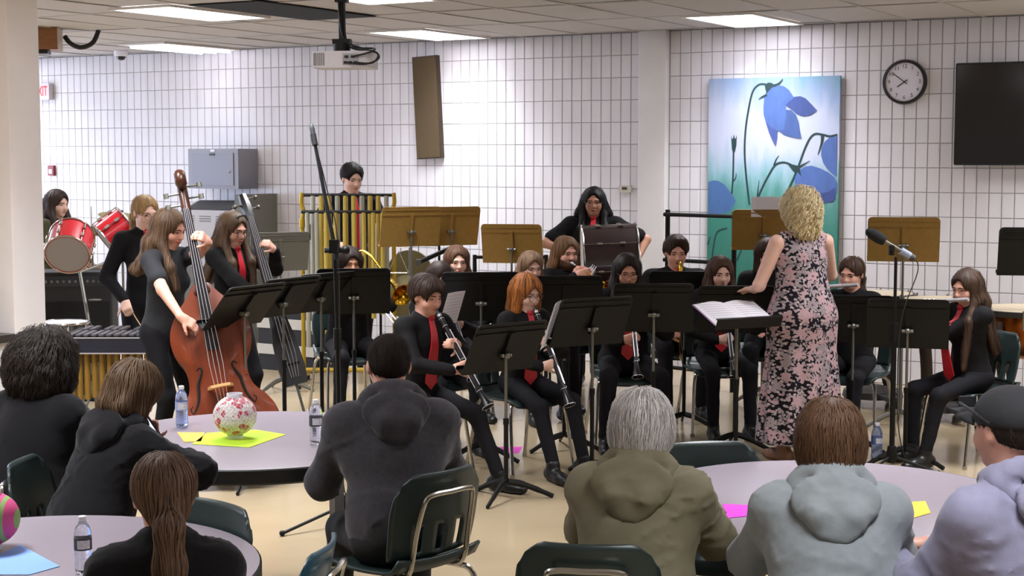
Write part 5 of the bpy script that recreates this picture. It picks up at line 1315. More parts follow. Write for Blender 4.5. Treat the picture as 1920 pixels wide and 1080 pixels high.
# electric upright bass
sc_ = D(455, 366, 10.25); lo_ = D(556, 722, 9.95); ax = nrm(A(sc_) - A(lo_)); base2 = A(sc_) - ax * (np.linalg.norm(A(sc_) - A(lo_)))
fr = A((.35, -1, 0)); fr = nrm(fr - ax * (fr @ ax)); BR2 = bass_rot(ax, fr)
t = thing('electric_bass', 'slim black electric upright bass', 'electric bass', base2, rot=BR2); Lb = float(np.linalg.norm(A(sc_) - A(lo_)))
M_EUB = mat('black satin bass body', '#1a191c', .35)
MB().prism([(-.075, 0), (.075, 0), (.085, .12), (.075, .3), (.05, .48), (.03, .55), (-.03, .55), (-.05, .48), (-.075, .3), (-.085, .12)], -.03, .03, (0, 0, 0), None, 1).build('bass_body', M_EUB, t)
MB().prism([(-.04, .30), (.04, .30), (.022, Lb - .17), (-.022, Lb - .17)], -.012, .012, (0, -.055, 0), None, 1).build('fingerboard', M_EBONY, t)
MB().tube([(0, -.02, .5), (0, -.03, Lb - .15)], [.035, .025], 8).build('neck', M_EUB, t)
MB().tube([(0, -.04, Lb - .18), (0, -.01, Lb - .08), (0, .02, Lb)], [.03, .04, .03], 8).build('headstock', M_EUB, t)
for k_ in range(4):
    s = 1 if k_ % 2 else -1; MB().cyl((0, -.01, Lb - .14 + .035 * k_), (s * .07, -.01, Lb - .14 + .035 * k_), .006, 6).ball((s * .075, -.01, Lb - .14 + .035 * k_), .016, 8).build('tuning_peg', M_STEEL, t)
MB().box((0, -.05, .17), (.11, .012, .06)).build('bridge', M_BLKPL, t)
for k_ in range(4): x0 = -.024 + .016 * k_; MB().tube([(x0 * .55, -.075, Lb - .17), (x0 * 1.5, -.085, .19), (x0, -.04, .05)], .0016, 5).build('string', M_SILVER, t)
zlen = base2[2] / ax[2]; MB().cyl((0, 0, -zlen), (0, 0, .02), .009, 8).build('end_pin', M_STEEL, t)
BQ2 = BR2.to_matrix()
def eub_hands(I):
    loc = I['loc']; p = A(base2) + A(BQ2 @ Vector((.03, -.05, Lb - .36))) - loc; q = A(base2) + A(BQ2 @ Vector((-.0, -.09, .46))) - loc
    return {'L': dict(at=p + A((.075, .03, -.05)), dir=nrm((-.35, -.55, .55)), palm=nrm((-.9, .0, 0)), pole=A((.5, .4, -.8)), curl=(50, 50, 35)),
            'R': dict(at=q + A((-.06, -.02, .05)), dir=nrm((.7, -.1, -.4)), palm=nrm((0, .5, -.7)), pole=A((-.5, -.4, -.3)), curl=(30, 35, 25))}
I = person('girl with long hair and glasses playing the black electric bass', (437, 397), 10.35, 52, pose='stand', sk='fair', hair=('long', '#69523d', .42), lean=3, hpitch=14, tie=.03, specs=True, hands_fn=eub_hands, girth=.95, hair_front=True, hair2='#3d2e24')
# --- conductor
def blossom(name):
    """dark cloth printed with six-petalled flowers and small leaves"""
    m = mat(name, '#15121a', .8, spec=.2); nt = m.node_tree; b = nt.nodes['Principled BSDF']; N_ = nt.nodes.new; LK = nt.links.new
    tc = N_('ShaderNodeTexCoord')
    def math_(op, a, b_=None, c=None):
        n = N_('ShaderNodeMath'); n.operation = op
        for i, v in enumerate((a, b_, c)):
            if v is None: continue
            if isinstance(v, (int, float)): n.inputs[i].default_value = v
            else: LK(v, n.inputs[i])
        return n.outputs[0]
    def layer(scale, petals, R0, amp, seed):
        mp = N_('ShaderNodeMapping'); mp.inputs['Location'].default_value = (seed, seed * 2, seed * 3); LK(tc.outputs['Object'], mp.inputs[0])
        vo = N_('ShaderNodeTexVoronoi'); vo.inputs['Scale'].default_value = scale; vo.inputs['Randomness'].default_value = .85; LK(mp.outputs[0], vo.inputs['Vector'])
        sb = N_('ShaderNodeVectorMath'); sb.operation = 'SUBTRACT'; LK(mp.outputs[0], sb.inputs[0]); LK(vo.outputs['Position'], sb.inputs[1])
        sp = N_('ShaderNodeSeparateXYZ'); LK(sb.outputs[0], sp.inputs[0])
        cs_ = N_('ShaderNodeSeparateColor'); LK(vo.outputs['Color'], cs_.inputs[0])
        an = math_('ADD', math_('ARCTAN2', sp.outputs[2], math_('ADD', sp.outputs[0], sp.outputs[1])), math_('MULTIPLY', cs_.outputs[0], 6.28))
        w_ = math_('MULTIPLY_ADD', math_('COSINE', math_('MULTIPLY', an, petals)), amp, R0)
        return math_('LESS_THAN', vo.outputs['Distance'], w_), cs_.outputs[1], vo.outputs['Distance']
    f1, r1, d1_ = layer(13.5, 6, .46, .15, 0.); f2, r2, _ = layer(34, 2, .36, .2, 3.3); f3, r3, _ = layer(27, 3, .36, .18, 7.1)
    def ramp(fac, cols):
        rp = N_('ShaderNodeValToRGB'); rp.color_ramp.interpolation = 'CONSTANT'
        for i, c in enumerate(cols):
            e = rp.color_ramp.elements[i] if i < 2 else rp.color_ramp.elements.new(0); e.position = i / len(cols); e.color = lin(c)
        LK(fac, rp.inputs[0]); return rp.outputs[0]
    def mix(fac, a, b_):
        mx = N_('ShaderNodeMix'); mx.data_type = 'RGBA'; LK(fac, mx.inputs[0])
        for i, v in ((6, a), (7, b_)):
            if isinstance(v, tuple): mx.inputs[i].default_value = v
            else: LK(v, mx.inputs[i])
        return mx.outputs[2]
    c = mix(f3, lin('#15121a'), ramp(r3, ['#8d8086', '#a5989c', '#94828a'])); c = mix(f2, c, ramp(r2, ['#a3969b', '#b9a8ac', '#8f858b'])); 
    ring = math_('LESS_THAN', d1_, .74); c = mix(f1, c, ramp(r1, ['#b3949a', '#9f8f95', '#bda3a8', '#968a8f', '#b08a92']))
    eye = math_('LESS_THAN', d1_, .1); c = mix(eye, c, lin('#6a4a54')); LK(c, b.inputs['Base Color']); return m
M_DRESS = blossom('black dress with pink and grey flowers')
def cond_hands(I):
    z = A((0, 0, 1)); f, l = I['f'], I['l']
    return {'L': dict(at=I['pel'] + f * .30 + l * .17 + z * .16, dir=nrm(f - l * .1), palm=-z, pole=l * .5 - f * .9, curl=(15, 20, 15)), 'R': dict(at=I['pel'] + f * .38 - l * .2 + z * .22, dir=nrm(f), palm=-z, pole=-l * .6 - f, curl=(30, 30, 20))}
I = person('conductor with curly blonde hair in a sleeveless black dress with pink flowers', (1500, 354), 9.75, -158, pose='stand', sk='pale', hair=('curlbob', '#c8ae76', .2), lean=3, hpitch=14, shirt='dress', sleeve=.1, legs=False, shoes=mat('tan shoe', '#8a6650', .5), hands_fn=cond_hands, girth=1.15, eyes=True, hair2='#ebdfbf', nstr=1500)
S, pel, ch, tl, tf, tu = I['S'], I['pel'], I['ch'], I['tl'], I['tf'], I['tu']; R_ = np.stack([tl, tf, tu]); z = A((0, 0, 1)); g = 1.12
Dp = [ell(ch - tu * .13 * S + tf * .01, A((.158 * g, .125 * g, .17)) * S, R_, .04), ell(pel + tu * .20 * S, A((.15 * g, .13 * g, .17)) * S, R_, .05), ell(pel + tu * .0, A((.190 * g, .155 * g, .22)) * S, R_, .08),
      cone(ch - tl * .12, ch + tl * .12, .058, None, .03), cone(ch - tf * .01, ch + tu * .055 - tf * .01, .085, .062, .03),
      cone(pel - z * .02, (pel[0], pel[1], .16), .215, .285, .08, (tf, .8))]
nzf = np_noise(.004, .1, 4)
def dnoise(X, Y, Z):
    a = np.arctan2(Y - pel[1], X - pel[0]); k_ = np.clip((1.0 - Z) / .7, 0, 1); return nzf(X, Y, Z) + k_ * .016 * np.sin(a * 11 + 2 * np.sin(Z * 3))
Fd = field(Dp, .012, noise=dnoise, zmin=.13); sdf_obj('dress', Fd, M_DRESS, I['root'])
CONDI = I
# ================================================================ the audience
M_HOODK = mat('black fleece', '#121114', .95, var=.12, vscale=12, bump=.3, bscale=26, spec=.15, sheen=.1)
def lean_table(I, c=.34, zz=.775, w_=.2):
    z = A((0, 0, 1)); f, l = I['f'], I['l']
    g = lambda s: dict(at=A((I['ch'] + f * c - l * s * .02)[:2].tolist() + [zz]) + l * s * w_ * .6, dir=nrm(f - l * s * .9), palm=-z, pole=l * s * .45 - z * .9 - f * .25, curl=(15, 20, 15))
    return {'L': g(1), 'R': g(-1)}
I = person('person with big dark curly hair in black seated at the edge', (85, 614), 6.15, 152, near=True, sk='fair', hair=('curly', '#2a231f', .2), lean=14, hpitch=8, hy=-4, girth=1.25, shirt='top', shirt_mat=M_HOODK, eyes=False, hands_fn=lean_table, wrink=.006, nstr=2200)
chair('chair at the picture edge under the curly haired person', I['loc'][0] - .10, I['loc'][1], 112)
def phone_hands(I):
    z = A((0, 0, 1)); f, l = I['f'], I['l']; p = I['hc'] + A((.06, .12, -.21))
    I['phone'] = p + A((-.035, .02, .05))
    return {'L': dict(at=p + l * .07 - z * .03, dir=nrm(f * .2 + z * .9), palm=nrm(-l * .6 - f * .6), pole=l - z * .6, curl=(30, 35, 25)), 'R': dict(at=A((p - l * .16 + f * .02)[:2].tolist() + [.79]), dir=nrm(f * .4 + l * .9), palm=-z, pole=-l - f * .2 - z * .2, curl=(20, 20, 15))}
I = person('person with brown bobbed hair and black hoodie bent over a phone', (252, 678), 5.8, 138, near=True, sk='fair', hair=('page', '#584330', .15), lean=26, hpitch=34, girth=1.2, shirt='hoodie', shirt_mat=M_HOODK, hood=True, eyes=False, hands_fn=phone_hands, wrink=.006, ztop=1.16)
chair('chair under the person in the black hoodie with the phone', *xd(I), 88)
pq = absp(I, I['phone']); t = thing('phone', 'lit phone held by the person in the black hoodie', 'phone', pq, rot=Quaternion((0, 0, 1), math.radians(138)) @ Quaternion((1, 0, 0), math.radians(-35)))
MB().rbox((0, 0, 0), (.072, .008, .148), .01, 3, None, 1).build('casing', M_BLKPL, t)
MB().box((0, .0045, 0), (.064, .001, .136)).build('screen', mat('lit phone screen', '#dfe2ff', .3, emit=('#dfe4ff', 1.2)), t)
I = person('girl with a low brown ponytail and black top in the lower corner', (305, 868), 3.85, -168, near=True, sk='fair', hair=('pony', '#4b392d', .32), lean=8, hpitch=6, hy=6, girth=1.02, shirt='top', shirt_mat=M_HOODK, eyes=False, hands_fn=lean_table, ztop=1.19, hair2='#6f5340', wrink=.005, nstr=2000, shw=1.0)
chair('chair under the girl with the low ponytail', *xd(I), -168)
M_GREYH = mat('charcoal marl jersey', '#37353a', .9, var=.14, vscale=60, bump=.25, bscale=22, spec=.2, sheen=.15)
I = person('man with cropped dark hair in a charcoal hooded top on a chair', (728, 622), 5.75, -166, near=True, fem=False, sk='fair', hair=('crop', '#2e2825', .05), lean=14, hpitch=4, girth=1.12, shirt='hoodie', shirt_mat=M_GREYH, hood=True, eyes=False, hands_fn=lambda I: lean_table(I, .30, .775, .3), wrink=.006, headfwd=.03, ztop=1.275, spread=.16, trousers=mat('black jeans', '#131316', .85, bump=.3, bscale=20))
A4 = I; chair('chair with chrome back frame under the man in the charcoal top', -.41, 5.62, -133)
M_OLIVE = mat('olive green parka cloth', '#6e6854', .85, var=.08, vscale=10, bump=.3, bscale=16, spec=.2)
I = person('woman with short grey hair in an olive green parka', (1205, 726), 4.72, 163, near=True, sk='pale', hair=('shortw', '#8f8983', .1), hair2='#d6d1cf', lean=11, hpitch=4, girth=1.26, shirt='jacket', shirt_mat=M_OLIVE, hood=True, eyes=False, hands_fn=lambda I: lean_table(I, .36, .78, .3), wrink=.007, nstr=3600)
chair('dark green chair behind the woman in the olive parka', .25, 4.63, 172)
M_LGREY = mat('light grey fleece', '#83898c', .95, var=.06, vscale=30, bump=.25, bscale=20, spec=.15, sheen=.15)
I = person('woman with short brown hair in a light grey hoodie', (1557, 746), 4.42, 176, near=True, sk='fair', hair=('shortw', '#4a3424', .1), lean=13, hpitch=4, girth=1.22, shirt='hoodie', shirt_mat=M_LGREY, hood=True, eyes=False, hands_fn=lambda I: lean_table(I, .36, .78, .3), wrink=.006, ztop=1.24, nstr=3200, hair2='#684a34')
chair('chair under the woman in the light grey hoodie', I['loc'][0], I['loc'][1] - .07, 176)
M_LAV = mat('lavender grey fleece', '#7e7c92', .95, var=.06, vscale=30, bump=.25, bscale=20, spec=.15, sheen=.15)
I = person('man in a black cap and lavender grey sweatshirt at the edge', (1893, 722), 4.2, -148, near=True, fem=False, sk='fair', hair=('crop', '#3a332e', .05), lean=9, hpitch=2, hy=-6, girth=1.12, shirt='hoodie', shirt_mat=M_LAV, hood=True, eyes=True, hands_fn=lambda I: lean_table(I, .36, .78, .2), wrink=.006)
chair('chair under the man with the black cap', *xd(I), -148)
hp, hs = I['hp'], I['hs']; Rh = np.stack([I['hl'], I['hf'], I['hu']])
cp = field([ell(hp(0, -.016, .040), A((.094, .114, .088)) * hs, Rh, .01), ell(hp(0, 0, -.075), A((.3, .3, .10)) * hs, Rh, .006, '-')], .006)
sdf_obj('cap', cp, mat('black washed cap cloth', '#19191d', .85, bump=.2, bscale=40), I['root'])
mb = MB(); mb.grid(lambda u, v: Vector(hp((u - .5) * .15, .088 + v * .07 - ((u - .5) * 2) ** 2 * .035 * (1), .035 + .012 * v - ((u - .5) * 2) ** 2 * .02)), 10, 5); o = mb.build('cap_peak', MATS['black washed cap cloth'], I['root']); with_mod(o, 'SOLIDIFY', thickness=.005, offset=0)
mb = MB()
for sx in (1, -1): mb.tube([Vector(hp(sx * .092, -.03, .03)), Vector(hp(sx * .09, .06, .062)), Vector(hp(sx * .07, .115, .07))], .004, 6); mb.rbox(tuple(hp(sx * .035, .122, .07)), (.05, .012, .03), .008)
mb.build('sunglasses', M_BLKPL, I['root'])
# spare chairs
chair('empty chair back showing over the far side of the woman-in-grey table', .80, 5.77, 8)
chair('empty chair pushed to the corner table beside the ponytail girl', -1.10, 4.76, -44)
CB = chair_proto('stacking_chair', 'blue plastic chair cut by the bottom edge of the picture', M_BLUECH); CB.location = c2r((-.77, 4.44, 0)); CB.rotation_euler = (0, 0, TH + math.radians(-97))
# ================================================================ music stands
BK = 'black music stands'; BZ = 'bronze music stands'
music_stand('black stand tilted beside the bridge of the double bass', 460, 573, 8.95, 58, 40, group=BK)
music_stand('black stand between the bass stand and the tall boom stand', 532, 557, 9.75, 55, 38, group=BK)
music_stand('black stand just left of the tall boom microphone stand', 602, 548, 10.35, 48, 34, group=BK)
music_stand('black stand in front of the trombone player', 663, 546, 10.5, 8, 16, group=BK)
s5 = music_stand('black stand behind the loose white sheet, over the clarinet boy', 902, 556, 9.75, 2, 16, group=BK)
s6 = music_stand('low black stand between the two front clarinet players', 948, 651, 8.6, 38, 28, group=BK)
music_stand('black stand just behind the orange haired player', 1058, 562, 10.1, 4, 14, group=BK)
s8 = music_stand('black stand in front of the knee of the orange haired player', 1110, 603, 9.15, 28, 25, group=BK)
music_stand('wide black stand hiding the dark haired clarinet player', 1226, 577, 9.65, -4, 18, group=BK)
music_stand('black stand in front of the saxophone player', 1284, 550, 10.9, -4, 14, group=BK)
music_stand('black stand behind the open score', 1380, 580, 10.1, -2, 16, group=BK)
cs = music_stand('conductor stand lying nearly flat with the open score', 1378, 592, 9.55, 206, 68, w_=.48, hh=.32, group=BK)
music_stand('black stand partly hidden by the conductor dress', 1600, 598, 10.0, -10, 16, group=BK)
music_stand('black stand behind the side microphone stand', 1702, 607, 9.6, -14, 16, group=BK)
music_stand('black stand cut by the picture edge near the timpani', 1945, 472, 10.2, -10, 12, group=BK)
def bronze(label, px, py, d, yaw, tilt=14, m=M_BRONZE, post=None): return music_stand(label, px, py, d, yaw, tilt, m=m, group=BZ, post=post or M_STEEL)
bronze('bronze stand beside the tubular bells', 770, 425, 12.4, 22)
bronze('bronze stand overlapping the one beside the tubular bells', 845, 424, 12.65, 24)
bronze('bronze stand above the girl with light brown hair', 960, 457, 12.5, -12)
b4 = bronze('bronze stand in front of the painting with a white sheet', 1433, 431, 12.1, -4)
bronze('bronze stand behind the side microphone', 1694, 449, 11.0, -12)
bronze('grey enamel stand behind the electric bass', 524, 472, 12.6, 26, m=M_GREYSTAND)
def loose_sheet(label, px, py, d, yaw, tilt, w_, hh, roll=0, name='sheet_music'):
    P = D(px, py, d); rot = Quaternion((0, 0, 1), math.radians(yaw)) @ Quaternion((1, 0, 0), math.radians(tilt)) @ Quaternion((0, 1, 0), math.radians(roll))
    t = thing(name, label, 'sheet music', (P.x, P.y, P.z), rot=rot, group='sheets of music')
    MB().grid(lambda u, v: Vector(((u - .5) * w_, .006 * math.sin(u * 3), (v - .5) * hh)), 6, 2).build('page', M_WHITEP, t)
    ln = MB(); ln.smooth = False
    for k_ in range(9): ln.box((0, -.001, -hh * .4 + k_ * hh * .1), (w_ * .8, .0006, .0012))
    for k_ in range(9): ln.box((0, .0075, -hh * .4 + k_ * hh * .1), (w_ * .8, .0006, .0012))
    ln.build('stave_line', mat('grey music print', '#8a8894', .7), t)
loose_sheet('loose white sheet standing beside the clarinet boy', 848, 578, 9.55, 62, 18, .22, .215)
loose_sheet('white sheet edge standing on the stand of the orange haired player', 1033, 610, 9.05, 79, 18, .25, .29)
loose_sheet('white sheet standing on the bronze stand by the painting', 1445, 388, 12.05, -4, 10, .30, .16)
# the score on the conductor's stand
t0, c, R = cs; M = t0.matrix_basis @ (Matrix.Translation(c) @ R.to_4x4())
t = bpy.data.objects.new('score_book', None); link(t); tag(t, 'open white score on the conductor stand', 'score'); t.matrix_basis = M @ Matrix.Translation((0, .012, 0))
def page(s):
    return lambda u, v: Vector((s * u * .225, .004 + .018 * math.sin(PI * min(u * 1.15, 1)) * (1 - .35 * u), (v - .5) * .29))
for s in (-1, 1): MB().grid(page(s), 10, 3).build('page', M_WHITEP, t)
MB().box((0, -.001, 0), (.46, .004, .295)).build('cover', mat('lilac score cover', '#b08ab8', .6), t)
for s in (-1, 1):
    lm_ = MB()
    for k_ in range(10): lm_.box((s * .12, .0228 - .003, -.13 + k_ * .029), (.19, .0008, .0015))
    lm_.build('stave_line', MATS['grey music print'], t)
# ================================================================ microphones
def mic_tripod(t, r=.34):
    for a in (100, 220, 340):
        a = math.radians(a); d_ = Vector((math.cos(a), math.sin(a), 0))
        MB().cyl(Vector((0, 0, .10)), d_ * r + Vector((0, 0, .014)), .009, 8).ball(d_ * r + Vector((0, 0, .015)), .016, 8).build('leg', M_BLACKM, t)
    MB().lathe([(0, .05), (.026, .06), (.034, .10), (.026, .16), (0, .17)], 14).build('hub', M_BLACKM, t)
P = G(640, 985, 0); d0 = P.y; top = D(627, 462, d0); tip = D(589, 262, d0 + .15)
t = thing('boom_microphone', 'tall boom microphone stand rising left of the boy behind the bells', 'microphone', (P.x, d0, 0))
mic_tripod(t, .36); dx = top.x - P.x
MB().cyl((0, 0, .1), (dx * .5, 0, 1.0), .014, 10).build('lower_pole', M_BLACKM, t); MB().cyl((dx * .5, 0, .98), (dx, 0, top.z), .010, 8).build('upper_pole', M_BLACKM, t)
MB().cyl((dx * .5, 0, .93), (dx * .5, 0, 1.04), .022, 10).build('collar', M_BLACKM, t)
a = Vector((dx, 0, top.z)); b = Vector((tip.x - P.x, .15, tip.z)); v = (b - a)
MB().box(a, (.05, .045, .07)).cyl(a + Vector((-.05, 0, -.02)), a + Vector((.05, 0, -.02)), .015, 8).ball(a + Vector((.06, -.01, -.02)), .022, 8).build('clutch', M_BLACKM, t)
MB().tube([a - v * .12, a + v * .5, b], [.012, .010, .009], 8).build('boom_arm', M_BLACKM, t)
n_ = v.normalized(); MB().cyl(b - n_ * .03, b + n_ * .03, .016, 10).build('mic_clip', M_BLKPL, t); MB().tube([b, b + n_ * .055, b + n_ * .06, b + n_ * .085], [.014, .014, .015, .009], 10).build('capsule', M_DKGREY, t)
MB().tube(bez([b, a + v * .6 + Vector((.02, 0, -.02)), a + Vector((.02, -.02, .02)), Vector((dx * .7 + .02, -.02, .8)), Vector((.02, -.03, .2)), Vector((.15, -.1, .01))], 6), .0035, 5).build('cable', M_BLKPL, t)
d1 = 9.35; P = D(1672, 850, d1); pt = D(1675, 482, d1)
t = thing('stand_microphone', 'foam covered microphone on a black stand right of the conductor', 'microphone', (P.x, d1, 0))
mic_tripod(t, .28)
MB().cyl((0, 0, .1), (0, 0, .85), .016, 10).build('lower_pole', M_BLACKM, t); MB().cyl((0, 0, .84), (0, 0, pt.z), .010, 8).cyl((0, 0, .80), (0, 0, .92), .024, 10).build('upper_pole', M_BLACKM, t)
a = D(1628, 434, d1) - Vector((P.x, d1, 0)); b = D(1712, 484, d1) - Vector((P.x, d1, 0)); v = b - a
MB().tube([a, a + v * .06, a + v * .25, a + v * .36], [.018, .034, .036, .030], 14).ball(a + v * .03, .027, 12).build('foam_cover', mat('black foam', '#131313', .95, bump=.5, bscale=120), t)
MB().cyl(a + v * .36, a + v * .75, .012, 10).build('mic_tube', M_STEEL, t); MB().cyl(a + v * .72, a + v * .93, .024, 12).build('mic_body', mat('pale grey mic body', '#8e96a8', .35, .4), t); MB().cyl(a + v * .93, a + v * 1.02, .021, 12).build('connector', M_DKGREY, t)
MB().box(a + v * .52 + Vector((0, 0, -.03)), (.03, .03, .06)).cyl(a + v * .52 + Vector((0, -.03, -.02)), a + v * .52 + Vector((0, .03, -.02)), .013, 8).build('clutch', M_BLACKM, t)
MB().tube(bez([b, b + Vector((.03, 0, -.08)), Vector((.03, -.02, .9)), Vector((.03, -.02, .3)), Vector((.12, .05, .012))], 6), .0035, 5).build('cable', M_BLKPL, t)
# ================================================================ percussion
M_RED = mat('red sparkle wrap', '#a3101e', .25, var=.1, vscale=60, coat=.4)
M_HEAD = mat('drum head film', '#9c9490', .45)
def drum(name, label, c, d, R_, L_, m, lugs=6, cat='drum', head=M_HEAD, group=None):
    """cylinder drum, axis d from the visible head backwards"""
    t = thing(name, label, cat, c, rot=quat_to(d), group=group)
    MB().lathe([(R_ - .006, 0), (R_, 0), (R_, L_), (R_ - .006, L_)], 36).build('shell', m, t)
    for zz in (.006, L_ - .006):
        MB().torus((0, 0, zz), R_ + .004, .008, n=36, k=6).build('hoop', M_CHROME, t)
        MB().lathe([(0, zz - .002), (R_ - .002, zz - .002), (R_ - .002, zz + .002), (0, zz + .002)], 36).build('head', head, t)
    for k_ in range(lugs):
        a = 2 * PI * k_ / lugs + .3; x, y = math.cos(a) * (R_ + .012), math.sin(a) * (R_ + .012)
        MB().cyl((x, y, 0), (x, y, L_), .0035, 6).rbox((x, y, L_ * .3), (.022, .022, .04), .006).rbox((x, y, L_ * .7), (.022, .022, .04), .006).build('tension_rod', M_CHROME, t)
    return t
DK = 'drum kit'
c = D(126, 478, 11.75); t = drum('tom_drum', 'large red tom drum with a grey head beside the column', c, (-.08, .86, .50), .165, .26, M_RED, group=DK)
c2 = D(196, 452, 12.4); drum('tom_drum', 'second red tom drum tilted behind the blonde girl', c2, (.70, .3, .55), .15, .24, M_RED, group=DK)
def cymbal(label, c, tilt, R_, n=(0, 0, 1), cat='cymbal', post=True):
    t = thing('cymbal', label, cat, (c[0], c[1], 0)); ax = Vector(n).normalized(); o = Vector((0, 0, c[2]))
    MB().lathe([(0, .018), (R_ * .15, .014), (R_ * .22, .004), (R_, -.018), (R_, -.021), (R_ * .2, 0), (0, .012)], 32, o, ax).build('plate', mat('bronze cymbal', '#7d7350', .5, .4), t)
    if post:
        MB().cyl((0, 0, .10), o - Vector((0, 0, .0)), .011, 8).build('pole', M_CHROME, t); MB().ball(o + ax * .025, .013, 8).build('wing_nut', M_BLKPL, t)
        for a in (30, 150, 270):
            a = math.radians(a); MB().cyl((0, 0, .26), (.26 * math.cos(a), .26 * math.sin(a), .012), .008, 6).build('leg', M_CHROME, t)
    return t
cymbal('thin cymbal on a stand behind the blonde girl', D(228, 402, 12.9), 0, .19, (.15, -.12, 1))
t = cymbal('hi-hat cymbals with a thin rod between the red drums', D(172, 432, 13.0), 0, .17, (0, 0, 1)); zc = D(172, 432, 13.0).z
MB().lathe([(0, zc - .05), (.04, zc - .045), (.17, zc - .03), (.17, zc - .026), (0, zc - .03)], 28).build('lower_plate', MATS['bronze cymbal'], t); MB().cyl((0, 0, zc), (0, 0, zc + .20), .004, 6).build('pull_rod', M_CHROME, t)
# tom stand with folded tripod box foot
a, b, e = D(200, 492, 11.9), D(150, 512, 11.7), D(181, 686, 11.5)
fl_ = D(180, 686, 11.5); t = thing('drum_stand', 'bent grey steel stand leg in front of the amplifier', 'drum stand', (e.x, e.y, 0)); o = Vector((e.x, e.y, 0))
MB().tube([a - o, b - o + Vector((0, 0, .005)), e - o], .013, 8).build('bent_arm', M_STEEL, t); MB().box((e - o) + Vector((.0, 0, -.02)), (.08, .07, .08)).build('clamp', M_STEEL, t)
MB().cyl((e - o), (0, 0, .02), .02, 8).build('pole', M_STEEL, t)
for aa in (20, 140, 260): aa = math.radians(aa); MB().cyl((0, 0, .3), (.24 * math.cos(aa), .24 * math.sin(aa), .012), .010, 6).build('leg', M_STEEL, t)
MB().lathe([(0, 0), (.045, 0), (.05, .006), (0, .012)], 14, (D(178, 563, 11.6) - o)).build('wing_plate', M_STEEL, t)
# bass amplifier
P = D(146, 600, 12.2); ztop = D(146, 508, 12.2).z
t = thing('bass_amplifier', 'black bass amplifier with a row of silver knobs', 'amplifier', (P.x - .02, 12.25, 0), 8)
MB().rbox((0, 0, ztop / 2 + .01), (.60, .40, ztop - .02), .02, 3).build('cabinet', mat('black vinyl covering', '#17181b', .6, bump=.3, bscale=150), t)
MB().box((.02, -.204, ztop - .07), (.52, .006, .08)).build('control_panel', mat('dark control panel', '#26272b', .4), t)
for k_ in range(11): MB().cyl((-.2 + k_ * .045, -.205, ztop - .07), (-.2 + k_ * .045, -.225, ztop - .07), .011, 10).build('knob', M_STEEL, t)
MB().box((.02, -.204, ztop * .45), (.52, .006, ztop * .65)).build('grille', mat('black speaker cloth', '#101012', .95, bump=.6, bscale=200), t)
MB().box((-.2, -.208, .28), (.12, .004, .26)).build('port', mat('deep black port', '#050505', .9), t)
# snare drum under it
c = D(118, 603, 11.0); t = drum('snare_drum', 'silver rimmed snare drum low beside the column', (c.x, c.y, c.z), (0, 0, -1), .178, .14, mat('silver shell', '#a9a9b2', .25, .9), 8, head=mat('white coated head', '#cfcdd2', .6), group=DK)
for aa in (20, 140, 260): aa = math.radians(aa); MB().tube([(0, 0, .16), (.1 * math.cos(aa), .1 * math.sin(aa), .35), (.22 * math.cos(aa), .22 * math.sin(aa), c.z - .01)], .009, 6).build('stand_leg', M_CHROME, t)
# vibraphone
L0, L1 = D(150, 628, 10.2), D(345, 622, 10.0); c = (L0 + L1) / 2; zt = c.z; wv_ = (L1 - L0).length
t = thing('vibraphone', 'dark vibraphone with gold resonator tubes in front of the blonde girl', 'vibraphone', (c.x, c.y, 0), 0)
MB().rbox((0, -.24, zt - .05), (wv_, .03, .10), .006, 2).rbox((0, .24, zt - .05), (wv_, .03, .10), .006, 2).build('side_rail', mat('navy rail', '#1d2130', .4), t)
MB().box((0, -.257, zt + .0), (wv_, .006, .008)).box((0, -.257, zt - .10), (wv_, .006, .008)).build('rail_trim', M_SILVER, t)
for s in (-1, 1): MB().rbox((s * wv_ / 2, 0, zt - .05), (.05, .52, .12), .02, 2).build('end_block', M_BLKPL, t); MB().cyl((s * (wv_ / 2 - .03), 0, 0.05), (s * (wv_ / 2 - .03), 0, zt - .1), .02, 10).box((s * (wv_ / 2 - .03), 0, .06), (.05, .5, .04)).build('leg', M_BLACKM, t)
nb_ = 15
for k_ in range(nb_):
    x = -wv_ / 2 + .04 + (wv_ - .08) * k_ / (nb_ - 1)
    MB().rbox((x, -.1 + .02 * k_ / nb_, zt + .012), (.032, .24, .012), .003, 1).build('bar', mat('silver tone bar', '#8f8f96', .35, .8), t)
    if k_ % 7 not in (2, 6): MB().rbox((x + .018, .14, zt + .02), (.030, .2, .012), .003, 1).build('bar', MATS['silver tone bar'], t)
    MB().cyl((x, -.19, zt - .10 - .33 + .012 * k_), (x, -.19, zt - .02), .0205, 10).build('resonator', mat('gold anodised tube', '#94722c', .45, .25), t)
